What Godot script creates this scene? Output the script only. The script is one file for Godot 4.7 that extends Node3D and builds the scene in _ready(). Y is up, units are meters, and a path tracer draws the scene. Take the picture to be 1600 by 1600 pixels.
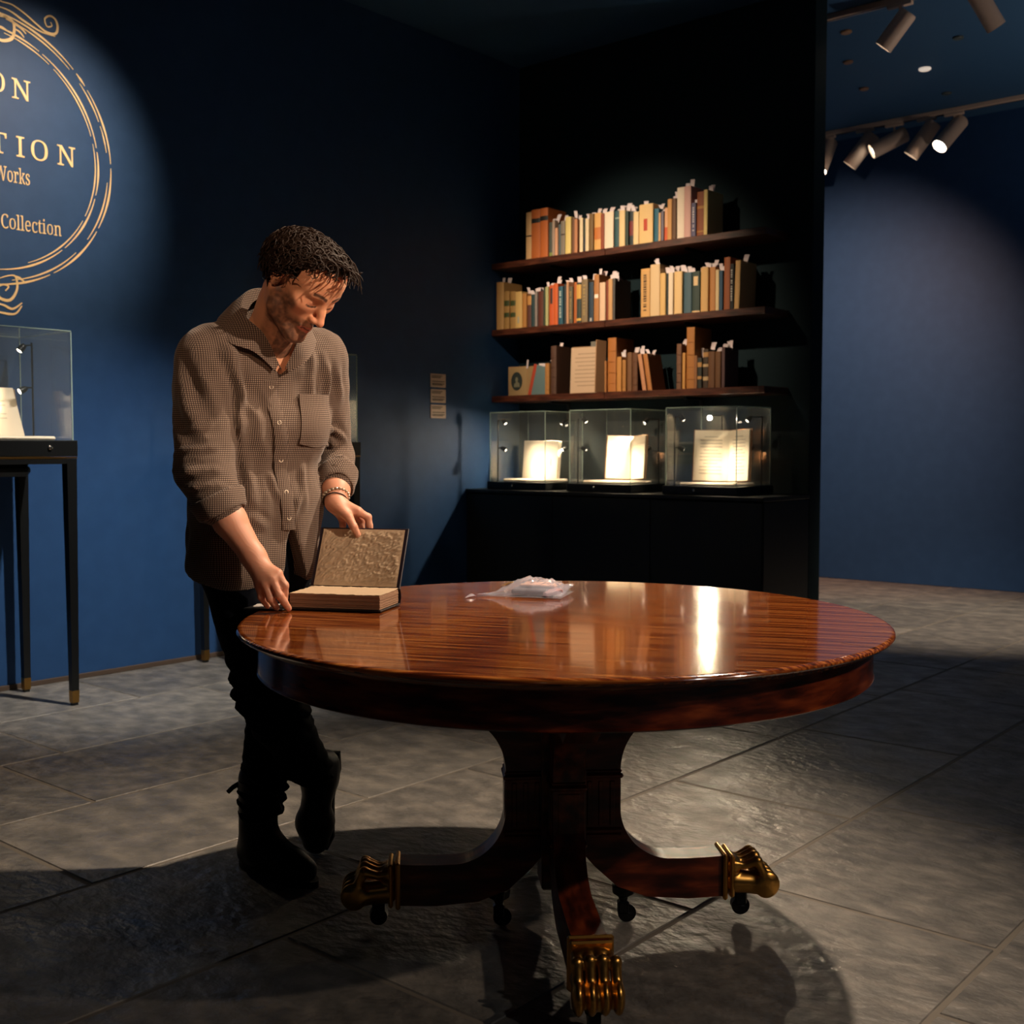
extends Node3D
# A dim blue gallery: a man opens an old book on a round mahogany table, with book shelves and lit glass cases behind him.

const EYE := Vector3(5.3128, 1.1341, 6.326)
const YAW := 0.7046
const PITCH := 0.0542
var RIGHT := Vector3(cos(YAW), 0, -sin(YAW))
var AHEAD := Vector3(-sin(YAW), 0, -cos(YAW))
var M := {}
var rng := RandomNumberGenerator.new()
var taken := {}

# ---------------------------------------------------------------- mesh collector
class Geo:
	var v := PackedVector3Array()
	var n := PackedVector3Array()
	var uv := PackedVector2Array()
	var c := PackedColorArray()
	var ix := PackedInt32Array()

	func face(p: Array, color := Color.WHITE) -> void:      # flat polygon, counter-clockwise seen from outside
		var a: Vector3 = p[0]
		var nn := Vector3.ZERO
		for i in range(1, p.size() - 1):
			nn += ((p[i] as Vector3) - a).cross((p[i + 1] as Vector3) - a)
		nn = nn.normalized()
		var at := v.size()
		for q: Vector3 in p:
			v.append(q); n.append(nn); uv.append(Vector2(q.x + q.z, q.y)); c.append(color)
		for i in range(1, p.size() - 1):
			ix.append(at); ix.append(at + i); ix.append(at + i + 1)

	func box(at: Vector3, size: Vector3, bev := 0.002, turn := Basis()) -> void:
		var h := size * 0.5
		var b := minf(bev, minf(h.x, minf(h.y, h.z)) * 0.8)
		var corner := {}
		for sx in [-1, 1]:
			for sy in [-1, 1]:
				for sz in [-1, 1]:
					for k in 3:
						var p := Vector3(sx * (h.x - b), sy * (h.y - b), sz * (h.z - b))
						p[k] = [sx, sy, sz][k] * h[k]
						corner[[sx, sy, sz, k]] = at + turn * p
		for k in 3:
			var i := (k + 1) % 3
			var j := (k + 2) % 3
			for s in [-1, 1]:
				var q := []
				for e in [[-1, -1], [1, -1], [1, 1], [-1, 1]]:
					var key := [0, 0, 0]
					key[k] = s; key[i] = e[0]; key[j] = e[1]
					q.append(corner[[key[0], key[1], key[2], k]])
				if s < 0: q.reverse()
				face(q)
			for si in [-1, 1]:                               # edges along k
				for sj in [-1, 1]:
					var q := []
					for e in [[-1, i], [1, i], [1, j], [-1, j]]:
						var key := [0, 0, 0]
						key[k] = e[0]; key[i] = si; key[j] = sj
						q.append(corner[[key[0], key[1], key[2], e[1]]])
					if si * sj > 0: q.reverse()
					face(q)
		for sx in [-1, 1]:
			for sy in [-1, 1]:
				for sz in [-1, 1]:
					var q := [corner[[sx, sy, sz, 0]], corner[[sx, sy, sz, 1]], corner[[sx, sy, sz, 2]]]
					if sx * sy * sz < 0: q.reverse()
					face(q)

	func grid(p: Array, flip := false, close := false) -> void:      # rows of points, smooth
		var at := v.size()
		var rows := p.size()
		var cols: int = p[0].size()
		for i in rows:
			for j in cols:
				v.append(p[i][j]); n.append(Vector3.ZERO); c.append(Color.WHITE)
				uv.append(Vector2(float(j) / maxf(1, cols - 1), float(i) / maxf(1, rows - 1)))
		var first := ix.size()
		for i in rows - 1:
			for j in cols - 1:
				var a := at + i * cols + j
				var q := [a, a + 1, a + cols + 1, a + cols]
				if flip: q.reverse()
				ix.append_array(PackedInt32Array([q[0], q[1], q[2], q[0], q[2], q[3]]))
		smooth_from(at, first)
		if close:
			for i in rows:
				var s := (n[at + i * cols] + n[at + i * cols + cols - 1]).normalized()
				n[at + i * cols] = s
				n[at + i * cols + cols - 1] = s

	func smooth_from(at: int, first: int) -> void:
		for t in range(first, ix.size(), 3):
			var a := v[ix[t]]
			var m := (v[ix[t + 1]] - a).cross(v[ix[t + 2]] - a)
			for k in 3: n[ix[t + k]] += m
		for i in range(at, v.size()):
			n[i] = n[i].normalized() if n[i].length_squared() > 1e-20 else Vector3.UP

	func sheet(p: Array, thick: float) -> void:               # a curved sheet with thickness
		var g := Geo.new()
		g.grid(p)
		var rows := p.size()
		var cols: int = p[0].size()
		var back := []
		for i in rows:
			var r := []
			for j in cols: r.append(g.v[i * cols + j] - g.n[i * cols + j] * thick)
			back.append(r)
		grid(p)
		grid(back, true)
		for i in rows - 1:
			face([p[i][0], p[i + 1][0], back[i + 1][0], back[i][0]])
			face([p[i + 1][cols - 1], p[i][cols - 1], back[i][cols - 1], back[i + 1][cols - 1]])
		for j in cols - 1:
			face([p[0][j + 1], p[0][j], back[0][j], back[0][j + 1]])
			face([p[rows - 1][j], p[rows - 1][j + 1], back[rows - 1][j + 1], back[rows - 1][j]])

	func tube(p: Array, r: Array, seg := 10, flat := 1.0, lateral := Vector3.ZERO) -> void:
		var rows := []
		var side := lateral
		for i in p.size():
			var d: Vector3 = ((p[mini(i + 1, p.size() - 1)] as Vector3) - (p[maxi(i - 1, 0)] as Vector3)).normalized()
			if side == Vector3.ZERO:
				side = d.cross(Vector3.UP if absf(d.y) < 0.9 else Vector3.RIGHT)
			side = (side - d * side.dot(d)).normalized()
			var up := side.cross(d)
			var row := []
			var rad: float = r[mini(i, r.size() - 1)]
			for k in seg + 1:
				var a := TAU * k / seg
				row.append((p[i] as Vector3) + side * cos(a) * rad + up * sin(a) * rad * flat)
			rows.append(row)
		grid(rows, false, true)
		for e in [0, rows.size() - 1]:
			var q: Array = rows[e].slice(0, seg)
			if e == 0: q.reverse()
			# the ring runs so that the outside of the last end is counter-clockwise
			if e > 0: pass
			face(q)

	func lathe(prof: Array, seg := 48, t := Transform3D(), sharp := 0.6) -> void:   # prof: Vector2(radius, height), upwards on the outside
		var start := 0
		while start < prof.size() - 1:
			var last := start + 1
			while last < prof.size() - 1:
				var a: Vector2 = (prof[last] as Vector2) - (prof[last - 1] as Vector2)
				var b: Vector2 = (prof[last + 1] as Vector2) - (prof[last] as Vector2)
				if absf(a.angle_to(b)) > sharp: break
				last += 1
			var rows := []
			for i in range(start, last + 1):
				var row := []
				for k in seg + 1:
					var w := -TAU * k / seg
					row.append(t * Vector3(prof[i].x * cos(w), prof[i].y, prof[i].x * sin(w)))
				rows.append(row)
			grid(rows, false, true)
			start = last

	func prism(poly: PackedVector2Array, low: float, high: float, t := Transform3D(), round_sides := false) -> void:   # polygon in x, z stands up along y
		var q := poly.duplicate()
		if Geometry2D.is_polygon_clockwise(q): q.reverse()
		var tri := Geometry2D.triangulate_polygon(q)
		for k in range(0, tri.size(), 3):
			var a := q[tri[k]]
			var b := q[tri[k + 1]]
			var d := q[tri[k + 2]]
			if (b - a).cross(d - a) < 0:
				var s := b
				b = d; d = s
			face([t * Vector3(a.x, high, a.y), t * Vector3(d.x, high, d.y), t * Vector3(b.x, high, b.y)])
			face([t * Vector3(a.x, low, a.y), t * Vector3(b.x, low, b.y), t * Vector3(d.x, low, d.y)])
		if round_sides:
			var rows := [[], []]
			for i in q.size() + 1:
				var a := q[i % q.size()]
				rows[0].append(t * Vector3(a.x, low, a.y)); rows[1].append(t * Vector3(a.x, high, a.y))
			grid(rows, true, true)
		else:
			for i in q.size():
				var a := q[i]
				var b := q[(i + 1) % q.size()]
				face([t * Vector3(b.x, low, b.y), t * Vector3(a.x, low, a.y), t * Vector3(a.x, high, a.y), t * Vector3(b.x, high, b.y)])

	func ball(at: Vector3, r: Vector3, seg := 14, turn := Basis()) -> void:
		var rows := []
		for i in seg / 2 + 1:
			var th := -PI / 2 + PI * i / (seg / 2)
			var row := []
			for k in seg + 1:
				var w := -TAU * k / seg
				row.append(at + turn * Vector3(cos(th) * cos(w) * r.x, sin(th) * r.y, cos(th) * sin(w) * r.z))
			rows.append(row)
		grid(rows, false, true)

	func mesh() -> ArrayMesh:
		var flip := PackedInt32Array()
		flip.resize(ix.size())
		for t in range(0, ix.size(), 3):
			flip[t] = ix[t]; flip[t + 1] = ix[t + 2]; flip[t + 2] = ix[t + 1]
		var a := []
		a.resize(Mesh.ARRAY_MAX)
		a[Mesh.ARRAY_VERTEX] = v
		a[Mesh.ARRAY_NORMAL] = n
		a[Mesh.ARRAY_TEX_UV] = uv
		a[Mesh.ARRAY_COLOR] = c
		a[Mesh.ARRAY_INDEX] = flip
		var m := ArrayMesh.new()
		m.add_surface_from_arrays(Mesh.PRIMITIVE_TRIANGLES, a)
		return m

# ---------------------------------------------------------------- smooth solids on a grid
class Field:
	var o: Vector3
	var h: float
	var nx: int
	var ny: int
	var nz: int
	var d := PackedFloat32Array()

	func _init(lo: Vector3, hi: Vector3, cell: float) -> void:
		o = lo; h = cell
		nx = int((hi.x - lo.x) / h) + 2; ny = int((hi.y - lo.y) / h) + 2; nz = int((hi.z - lo.z) / h) + 2
		d.resize(nx * ny * nz)
		d.fill(0.5)

	func span(lo: Vector3, hi: Vector3) -> Array:
		return [clampi(int((lo.x - o.x) / h), 0, nx), clampi(int((hi.x - o.x) / h) + 2, 0, nx), clampi(int((lo.y - o.y) / h), 0, ny), clampi(int((hi.y - o.y) / h) + 2, 0, ny), clampi(int((lo.z - o.z) / h), 0, nz), clampi(int((hi.z - o.z) / h) + 2, 0, nz)]

	func cap(a: Vector3, b: Vector3, ra: float, rb: float, k := 0.02, cut := false) -> void:
		var pad := Vector3.ONE * (maxf(ra, rb) + k + 3.0 * h)
		var s := span(a.min(b) - pad, a.max(b) + pad)
		var ab := b - a
		var inv := 1.0 / maxf(ab.length_squared(), 1e-9)
		var dr := rb - ra
		for z in range(s[4], s[5]):
			for y in range(s[2], s[3]):
				var row := (z * ny + y) * nx
				var p := o + Vector3(s[0], y, z) * h - a
				for x in range(s[0], s[1]):
					var t := clampf(p.dot(ab) * inv, 0.0, 1.0)
					var f := (p - ab * t).length() - ra - dr * t
					var g := d[row + x]
					if cut:
						f = -f
						var e := maxf(k - absf(f - g), 0.0)
						d[row + x] = maxf(f, g) + e * e / (4.0 * k)
					else:
						var e := maxf(k - absf(f - g), 0.0)
						d[row + x] = minf(f, g) - e * e / (4.0 * k)
					p.x += h

	func ell(at: Vector3, r: Vector3, turn := Basis(), k := 0.02, cut := false) -> void:
		var m := maxf(r.x, maxf(r.y, r.z)) + k + 3.0 * h
		var s := span(at - Vector3.ONE * m, at + Vector3.ONE * m)
		var back := turn.transposed()
		var i1 := Vector3.ONE / r
		var small := minf(r.x, minf(r.y, r.z))
		for z in range(s[4], s[5]):
			for y in range(s[2], s[3]):
				var row := (z * ny + y) * nx
				for x in range(s[0], s[1]):
					var q := back * (o + Vector3(x, y, z) * h - at) * i1
					var k0 := q.length()
					var k1 := (q * i1).length()
					var f := k0 * (k0 - 1.0) / k1 if k1 > 1e-6 else -small
					var g := d[row + x]
					if cut:
						f = -f
						var e := maxf(k - absf(f - g), 0.0)
						d[row + x] = maxf(f, g) + e * e / (4.0 * k)
					else:
						var e := maxf(k - absf(f - g), 0.0)
						d[row + x] = minf(f, g) - e * e / (4.0 * k)

	func half(at: Vector3, out: Vector3, k := 0.004) -> void:          # keep what lies behind the plane
		for z in nz:
			for y in ny:
				var row := (z * ny + y) * nx
				for x in nx:
					var f := (o + Vector3(x, y, z) * h - at).dot(out)
					var g := d[row + x]
					var e := maxf(k - absf(f - g), 0.0)
					d[row + x] = maxf(f, g) + e * e / (4.0 * k)

	func value(p: Vector3) -> float:
		var q := (p - o) / h
		var x := int(q.x)
		var y := int(q.y)
		var z := int(q.z)
		if x < 0 or y < 0 or z < 0 or x >= nx - 1 or y >= ny - 1 or z >= nz - 1: return 0.5
		var f := q - Vector3(x, y, z)
		var i := (z * ny + y) * nx + x
		var sy := nx
		var sz := nx * ny
		return lerpf(lerpf(lerpf(d[i], d[i + 1], f.x), lerpf(d[i + sy], d[i + sy + 1], f.x), f.y), lerpf(lerpf(d[i + sz], d[i + sz + 1], f.x), lerpf(d[i + sz + sy], d[i + sz + sy + 1], f.x), f.y), f.z)

	func hit(from: Vector3, dir: Vector3, far := 1.0) -> Vector3:        # first surface point along a ray
		var t := 0.0
		while t < far:
			var f := value(from + dir * t)
			if f < 0.0005: break
			t += clampf(f * 0.8, 0.001, 0.02)
		return from + dir * t

	func net() -> Array:                                                # surface nets: [vertices, indices]
		var at := PackedInt32Array()
		at.resize(d.size())
		at.fill(-1)
		var vs := PackedVector3Array()
		var ix := PackedInt32Array()
		var sy := nx
		var sz := nx * ny
		var off := PackedInt32Array([0, 1, sy, sy + 1, sz, sz + 1, sz + sy, sz + sy + 1])
		var cnr := [Vector3(0, 0, 0), Vector3(1, 0, 0), Vector3(0, 1, 0), Vector3(1, 1, 0), Vector3(0, 0, 1), Vector3(1, 0, 1), Vector3(0, 1, 1), Vector3(1, 1, 1)]
		var edges := PackedInt32Array([0, 1, 2, 3, 4, 5, 6, 7, 0, 2, 1, 3, 4, 6, 5, 7, 0, 4, 1, 5, 2, 6, 3, 7])
		var far := 3.5 * h
		for z in nz - 1:
			for y in ny - 1:
				var row := (z * ny + y) * nx
				for x in nx - 1:
					var i := row + x
					if absf(d[i]) > far: continue
					var mask := 0
					for k in 8:
						if d[i + off[k]] < 0.0: mask |= 1 << k
					if mask == 0 or mask == 255: continue
					var sum := Vector3.ZERO
					var m := 0
					for e in range(0, 24, 2):
						var fa := d[i + off[edges[e]]]
						var fb := d[i + off[edges[e + 1]]]
						if (fa < 0.0) != (fb < 0.0):
							sum += (cnr[edges[e]] as Vector3).lerp(cnr[edges[e + 1]], fa / (fa - fb))
							m += 1
					at[i] = vs.size()
					vs.append(o + (Vector3(x, y, z) + sum / m) * h)
		for z in range(1, nz - 1):
			for y in range(1, ny - 1):
				var row := (z * ny + y) * nx
				for x in range(1, nx - 1):
					var i := row + x
					if at[i] < 0: continue
					var inside := d[i] < 0.0
					if inside != (d[i + 1] < 0.0): quad(ix, at[i], at[i - sy], at[i - sy - sz], at[i - sz], inside)
					if inside != (d[i + sy] < 0.0): quad(ix, at[i], at[i - sz], at[i - sz - 1], at[i - 1], inside)
					if inside != (d[i + sz] < 0.0): quad(ix, at[i], at[i - 1], at[i - 1 - sy], at[i - sy], inside)
		return [vs, ix]

	func quad(ix: PackedInt32Array, a: int, b: int, c: int, e: int, fwd: bool) -> void:
		if a < 0 or b < 0 or c < 0 or e < 0: return
		if fwd: ix.append_array(PackedInt32Array([a, c, b, a, e, c]))
		else: ix.append_array(PackedInt32Array([a, b, c, a, c, e]))

	func into(g: Geo, made: Array, base := Vector3.ZERO) -> int:          # adds a net to a collector, smooth; returns the first new vertex
		var first := g.v.size()
		var fi := g.ix.size()
		for p: Vector3 in made[0]:
			g.v.append(p - base); g.n.append(Vector3.ZERO); g.c.append(Color.WHITE); g.uv.append(Vector2.ZERO)
		for i: int in made[1]: g.ix.append(first + i)
		g.smooth_from(first, fi)
		return first

# ---------------------------------------------------------------- naming
func numbered(called: String) -> String:
	if not taken.has(called):
		taken[called] = 0
		return called
	taken[called] += 1
	return "%s_%03d" % [called, taken[called]]

func tag(o: Node3D, label: String, category: String, group := "") -> void:
	o.set_meta("label", label); o.set_meta("category", category)
	if group: o.set_meta("group", group)

func thing(called: String, label: String, category: String, at := Vector3.ZERO, turn := 0.0, group := "") -> Node3D:
	var o := Node3D.new()
	o.name = numbered(called)
	add_child(o)
	o.position = at; o.rotation.y = turn
	tag(o, label, category, group)
	return o

func part(called: String, g: Geo, mat: Material, parent: Node3D, at := Vector3.ZERO) -> MeshInstance3D:
	return put(called, g.mesh(), mat, parent, at)

func put(called: String, mesh: Mesh, mat: Material, parent: Node3D, at := Vector3.ZERO) -> MeshInstance3D:
	var o := MeshInstance3D.new()
	o.mesh = mesh
	o.material_override = mat
	o.position = at
	if parent == self: o.name = numbered(called)
	else:
		var name_ := called
		var k := 0
		while parent.has_node(name_):
			k += 1
			name_ = "%s_%03d" % [called, k]
		o.name = name_
	parent.add_child(o, true)
	return o

func struct(called: String, g: Geo, mat: Material, label: String) -> MeshInstance3D:
	var o := part(called, g, mat, self)
	o.set_meta("kind", "structure"); o.set_meta("label", label)
	return o

func world(x: float, y: float, d: float) -> Vector3:          # metres right of the eye, above the floor, ahead of the eye
	return Vector3(EYE.x, 0, EYE.z) + RIGHT * x + AHEAD * d + Vector3(0, y, 0)

# ---------------------------------------------------------------- materials
func plain(hex: String, rough := 0.6, metal := 0.0, spec := 0.5) -> StandardMaterial3D:
	var key := "%s %.2f %.2f %.2f" % [hex, rough, metal, spec]
	if M.has(key): return M[key]
	var m := StandardMaterial3D.new()
	m.albedo_color = Color(hex)
	m.roughness = rough; m.metallic = metal; m.metallic_specular = spec
	m.resource_name = "plain_" + hex
	M[key] = m
	return m

func noise_tex(freq: float, seed_: int, colors: Array, stops: Array, size := Vector2i(512, 512), bump := 0.0, octaves := 5) -> NoiseTexture2D:
	var f := FastNoiseLite.new()
	f.seed = seed_; f.frequency = freq; f.fractal_octaves = octaves
	f.noise_type = FastNoiseLite.TYPE_SIMPLEX_SMOOTH
	var t := NoiseTexture2D.new()
	t.width = size.x; t.height = size.y; t.seamless = true
	t.noise = f
	if bump > 0.0:
		t.as_normal_map = true; t.bump_strength = bump
	elif colors.size():
		var g := Gradient.new()
		g.colors = PackedColorArray(colors.map(func(h): return Color(h)))
		g.offsets = PackedFloat32Array(stops)
		t.color_ramp = g
	return t

func tri(m: StandardMaterial3D, scale_: Vector3, in_world := false, sharp := 8.0) -> StandardMaterial3D:
	m.uv1_triplanar = true; m.uv1_world_triplanar = in_world
	m.uv1_scale = scale_; m.uv1_triplanar_sharpness = sharp
	return m

func glow(hex: String, energy: float) -> StandardMaterial3D:
	var m := StandardMaterial3D.new()
	m.albedo_color = Color(hex)
	m.emission_enabled = true; m.emission = Color(hex); m.emission_energy_multiplier = energy
	return m

func materials() -> void:
	var wall := StandardMaterial3D.new()
	wall.albedo_texture = noise_tex(0.02, 3, ["234571", "264976"], [0.2, 0.8])
	wall.roughness = 0.55
	wall.metallic_specular = 0.35
	M.wall = tri(wall, Vector3(0.7, 0.7, 0.7), true)
	M.ceiling = plain("1f4a70", 0.8)
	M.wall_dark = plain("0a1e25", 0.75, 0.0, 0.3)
	# slate: four tones
	var bump := noise_tex(0.022, 11, [], [], Vector2i(1024, 1024), 9.0, 6)
	var tones := [["5c5b58", "6b6966", "75726d", "8a857e"], ["555452", "62605d", "6d6a66", "807b75"], ["62615d", "716e6a", "7c7872", "918b84"], ["52514f", "5f5d5a", "696662", "7b7670"]]
	M.slab = []
	for k in 4:
		var m := StandardMaterial3D.new()
		m.albedo_texture = noise_tex(0.007 + 0.002 * k, 20 + k, tones[k], [0.10, 0.42, 0.60, 0.95], Vector2i(1024, 1024), 0.0, 9)
		m.roughness_texture = noise_tex(0.012, 40 + k, ["6a6a6a", "8c8c8c", "b0b0b0"], [0.2, 0.5, 0.85], Vector2i(512, 512))
		m.normal_enabled = true
		m.normal_texture = bump
		m.normal_scale = 0.42
		m.roughness = 0.8
		M.slab.append(tri(m, Vector3(0.62, 0.62, 0.95), true))
	M.mortar = plain("6a645c", 0.9)
	# mahogany, one texture long in x
	var wood := noise_tex(0.011, 71, ["3c190a", "692e11", "8f4c1f", "c28140"], [0.2, 0.42, 0.6, 0.9], Vector2i(1024, 1024), 0.0, 6)
	var top := StandardMaterial3D.new()
	top.albedo_texture = wood
	top.roughness = 0.115
	top.metallic_specular = 0.62
	top.clearcoat_enabled = true; top.clearcoat = 0.5; top.clearcoat_roughness = 0.05
	M.table_top = tri(top, Vector3(0.22, 6.0, 7.0))
	var side := StandardMaterial3D.new()
	side.albedo_texture = noise_tex(0.012, 75, ["260d06", "441a0d", "682b15", "904520"], [0.15, 0.4, 0.65, 0.95], Vector2i(512, 512), 0.0, 5)
	side.roughness = 0.16
	side.metallic_specular = 0.55
	M.table_side = tri(side, Vector3(0.9, 4.5, 0.9))
	var leg := StandardMaterial3D.new()
	leg.albedo_texture = side.albedo_texture
	leg.roughness = 0.34
	M.table_leg = tri(leg, Vector3(0.8, 3.5, 3.5))
	var shelf := StandardMaterial3D.new()
	shelf.albedo_texture = noise_tex(0.012, 77, ["2a120a", "4a2416", "5e3220"], [0.15, 0.5, 0.9], Vector2i(512, 512))
	shelf.roughness = 0.4
	M.shelf = tri(shelf, Vector3(0.7, 5, 5))
	M.black = plain("0b0d0e", 0.38)
	M.cabinet = plain("0a0d0d", 0.45)
	M.steel = plain("1a1b1c", 0.3, 0.6)
	M.chrome = plain("c8c2b8", 0.22, 1.0)
	M.gold = plain("a98147", 0.3, 1.0)
	M.brass = plain("c4924a", 0.3, 1.0)
	M.spot = plain("cdb8a8", 0.55)
	var gl := StandardMaterial3D.new()
	gl.transparency = BaseMaterial3D.TRANSPARENCY_ALPHA
	gl.albedo_color = Color(0.93, 0.98, 0.96, 0.02)
	gl.roughness = 0.02
	M.glass = gl
	M.lit_glass_edge = plain("9fb5ac", 0.25)  # pale colour stands for light caught along the glass edges
	M.cushion = plain("e6d9c4", 0.8)
	M.page = plain("ecdfc6", 0.85)
	M.page_old = plain("b39c80", 0.85)
	M.sign = plain("e2cd9e", 0.5)
	M.slip = plain("d8cbd0", 0.7)

# ---------------------------------------------------------------- room
func setting() -> void:
	var H := 3.8
	var g := Geo.new()
	g.box(Vector3(-0.08, H / 2, 2.3), Vector3(0.16, H, 12.4), 0.001)
	struct("wall_left", g, M.wall, "deep blue gallery wall with a gold lettered emblem")
	g = Geo.new()
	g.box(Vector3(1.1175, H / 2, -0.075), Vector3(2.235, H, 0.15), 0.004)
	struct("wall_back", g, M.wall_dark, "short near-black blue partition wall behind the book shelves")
	g = Geo.new()
	g.box(Vector3(4.7, H / 2, -3.33), Vector3(9.6, H, 0.16), 0.001)
	struct("wall_far", g, M.wall, "far blue wall seen past the partition")
	g = Geo.new()
	g.box(Vector3(9.58, H / 2, 2.3), Vector3(0.16, H, 12.4), 0.001)
	struct("wall_right", g, M.wall, "blue wall on the right side of the gallery")
	g = Geo.new()
	g.box(Vector3(4.7, H / 2, 8.58), Vector3(9.6, H, 0.16), 0.001)
	struct("wall_front", g, M.wall, "blue wall behind the camera")
	g = Geo.new()
	g.box(Vector3(4.7, H + 0.1, 2.6), Vector3(9.9, 0.2, 12.2), 0.001)
	struct("ceiling", g, M.ceiling, "dark blue ceiling carrying the light tracks")
	g = Geo.new()
	g.box(Vector3(0.006, 0.012, 4.25), Vector3(0.012, 0.024, 8.5), 0.002)  # thin brown line where the wall meets the floor
	struct("brown_strip_left", g, plain("4a3a2e", 0.7), "narrow brown strip at the foot of the blue wall")
	# slate floor: courses 0.645 wide in x, joints staggered in z
	var fl := Node3D.new()
	fl.name = "floor"
	fl.set_meta("kind", "structure"); fl.set_meta("label", "floor of large dark slate slabs laid in courses")
	add_child(fl)
	g = Geo.new()
	g.box(Vector3(4.7, -0.058, 2.6), Vector3(9.9, 0.11, 12.2), 0.001)
	part("mortar_bed", g, M.mortar, fl)
	rng.seed = 5
	var known := {1: 4.16, 2: 4.40, 3: 4.78, 4: 4.22, 5: 3.91}
	var x0 := 0.0
	for i in 16:
		var x1 := 0.62 if i == 0 else 0.62 + 0.645 * i
		x1 = minf(x1, 9.5)
		if x1 - x0 < 0.05: break
		var z := -3.25
		var first: float = known.get(i, 4.0 + rng.randf() * 0.9)
		var zs := [first]
		var q := first
		while q > -3.25:
			q -= 0.72 + 0.42 * rng.randf()
			zs.push_front(maxf(q, -3.25))
		q = first
		while q < 8.5:
			q += 0.72 + 0.42 * rng.randf()
			zs.append(minf(q, 8.5))
		for k in zs.size() - 1:
			z = zs[k]
			var z1: float = zs[k + 1]
			if z1 - z < 0.04: continue
			g = Geo.new()
			var gap := 0.004
			var tilt := Basis(Vector3(1, 0, 0), rng.randf_range(-0.0015, 0.0015)) * Basis(Vector3(0, 0, 1), rng.randf_range(-0.0015, 0.0015))
			g.box(Vector3.ZERO, Vector3(x1 - x0 - gap * 2, 0.03, z1 - z - gap * 2), 0.005, tilt)
			part("stone_slab", g, M.slab[rng.randi() % 4], fl, Vector3((x0 + x1) / 2, -0.0155 + rng.randf_range(-0.001, 0.0005), (z + z1) / 2))
		x0 = x1

# ---------------------------------------------------------------- lamps
func aim(o: Node3D, from: Vector3, to: Vector3) -> void:
	var up := Vector3.UP if absf((to - from).normalized().y) < 0.98 else Vector3.RIGHT
	o.look_at_from_position(from, to, up)

func track(called_label: String, a: Vector3, b: Vector3, turn := 0.0) -> void:
	var t := thing("light_track", called_label, "light track", (a + b) / 2, turn)
	var g := Geo.new()
	var l := (b - a).length()
	g.box(Vector3.ZERO, Vector3(l, 0.036, 0.04), 0.003)
	part("rail", g, M.spot, t)
	g = Geo.new()
	g.box(Vector3(0, -0.0185, 0), Vector3(l - 0.04, 0.004, 0.014), 0.001)
	part("slot", g, M.steel, t)

func track_spot(label: String, hang: Vector3, to: Vector3, r: float, length: float, bright: float, energy := 0.0, angle := 20.0, tint := Color(1, 0.9, 0.79), soft := 1.0) -> Node3D:
	# hang: underside of the rail; the barrel swings under it and points at "to"
	var t := thing("track_spotlight", label, "spotlight", hang)
	var g := Geo.new()
	g.box(Vector3(0, -0.012, 0), Vector3(0.15, 0.024, 0.034), 0.003)
	part("adaptor", g, M.spot, t)
	g = Geo.new()
	g.tube([Vector3(0, -0.02, 0), Vector3(0, -0.10, 0)], [0.009], 8)
	part("stem", g, M.spot, t)
	var pivot := Vector3(0, -0.10 - r * 0.5, 0)
	var dir := (to - (hang + pivot)).normalized()
	var bas := Basis.looking_at(dir, Vector3.UP if absf(dir.y) < 0.98 else Vector3.RIGHT)
	var fr := Transform3D(bas * Basis(Vector3(1, 0, 0), -PI / 2), pivot)          # y runs along the beam
	g = Geo.new()
	g.lathe([Vector2(0.0, -0.35 * length), Vector2(r * 0.9, -0.35 * length), Vector2(r, -0.35 * length + 0.01), Vector2(r, 0.65 * length), Vector2(r - 0.005, 0.65 * length), Vector2(r - 0.006, 0.65 * length - 0.03), Vector2(0, 0.65 * length - 0.03)], 28, fr)
	part("barrel", g, M.spot, t)
	g = Geo.new()
	g.lathe([Vector2(r - 0.008, 0.65 * length - 0.024), Vector2(r * 0.5, 0.65 * length - 0.016), Vector2(0.0, 0.65 * length - 0.013)], 24, fr)
	part("lamp_lens", g, glow("fff2dc", bright), t)
	if energy > 0.0:
		var s := SpotLight3D.new()
		s.name = "beam"
		s.light_energy = energy; s.light_color = tint
		s.spot_angle = angle; s.spot_angle_attenuation = soft
		s.spot_range = 14.0; s.spot_attenuation = 2.0
		s.light_size = r * 0.8
		s.shadow_enabled = true
		t.add_child(s)
		s.position = pivot + dir * (0.65 * length + 0.02)
		s.basis = bas
	return t

# ---------------------------------------------------------------- table
func arc_pts(c: Vector2, r: float, a0: float, a1: float, k: int) -> PackedVector2Array:
	var p := PackedVector2Array()
	for i in k + 1:
		var a := lerpf(a0, a1, float(i) / k)
		p.append(c + Vector2(cos(a), sin(a)) * r)
	return p

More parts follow.
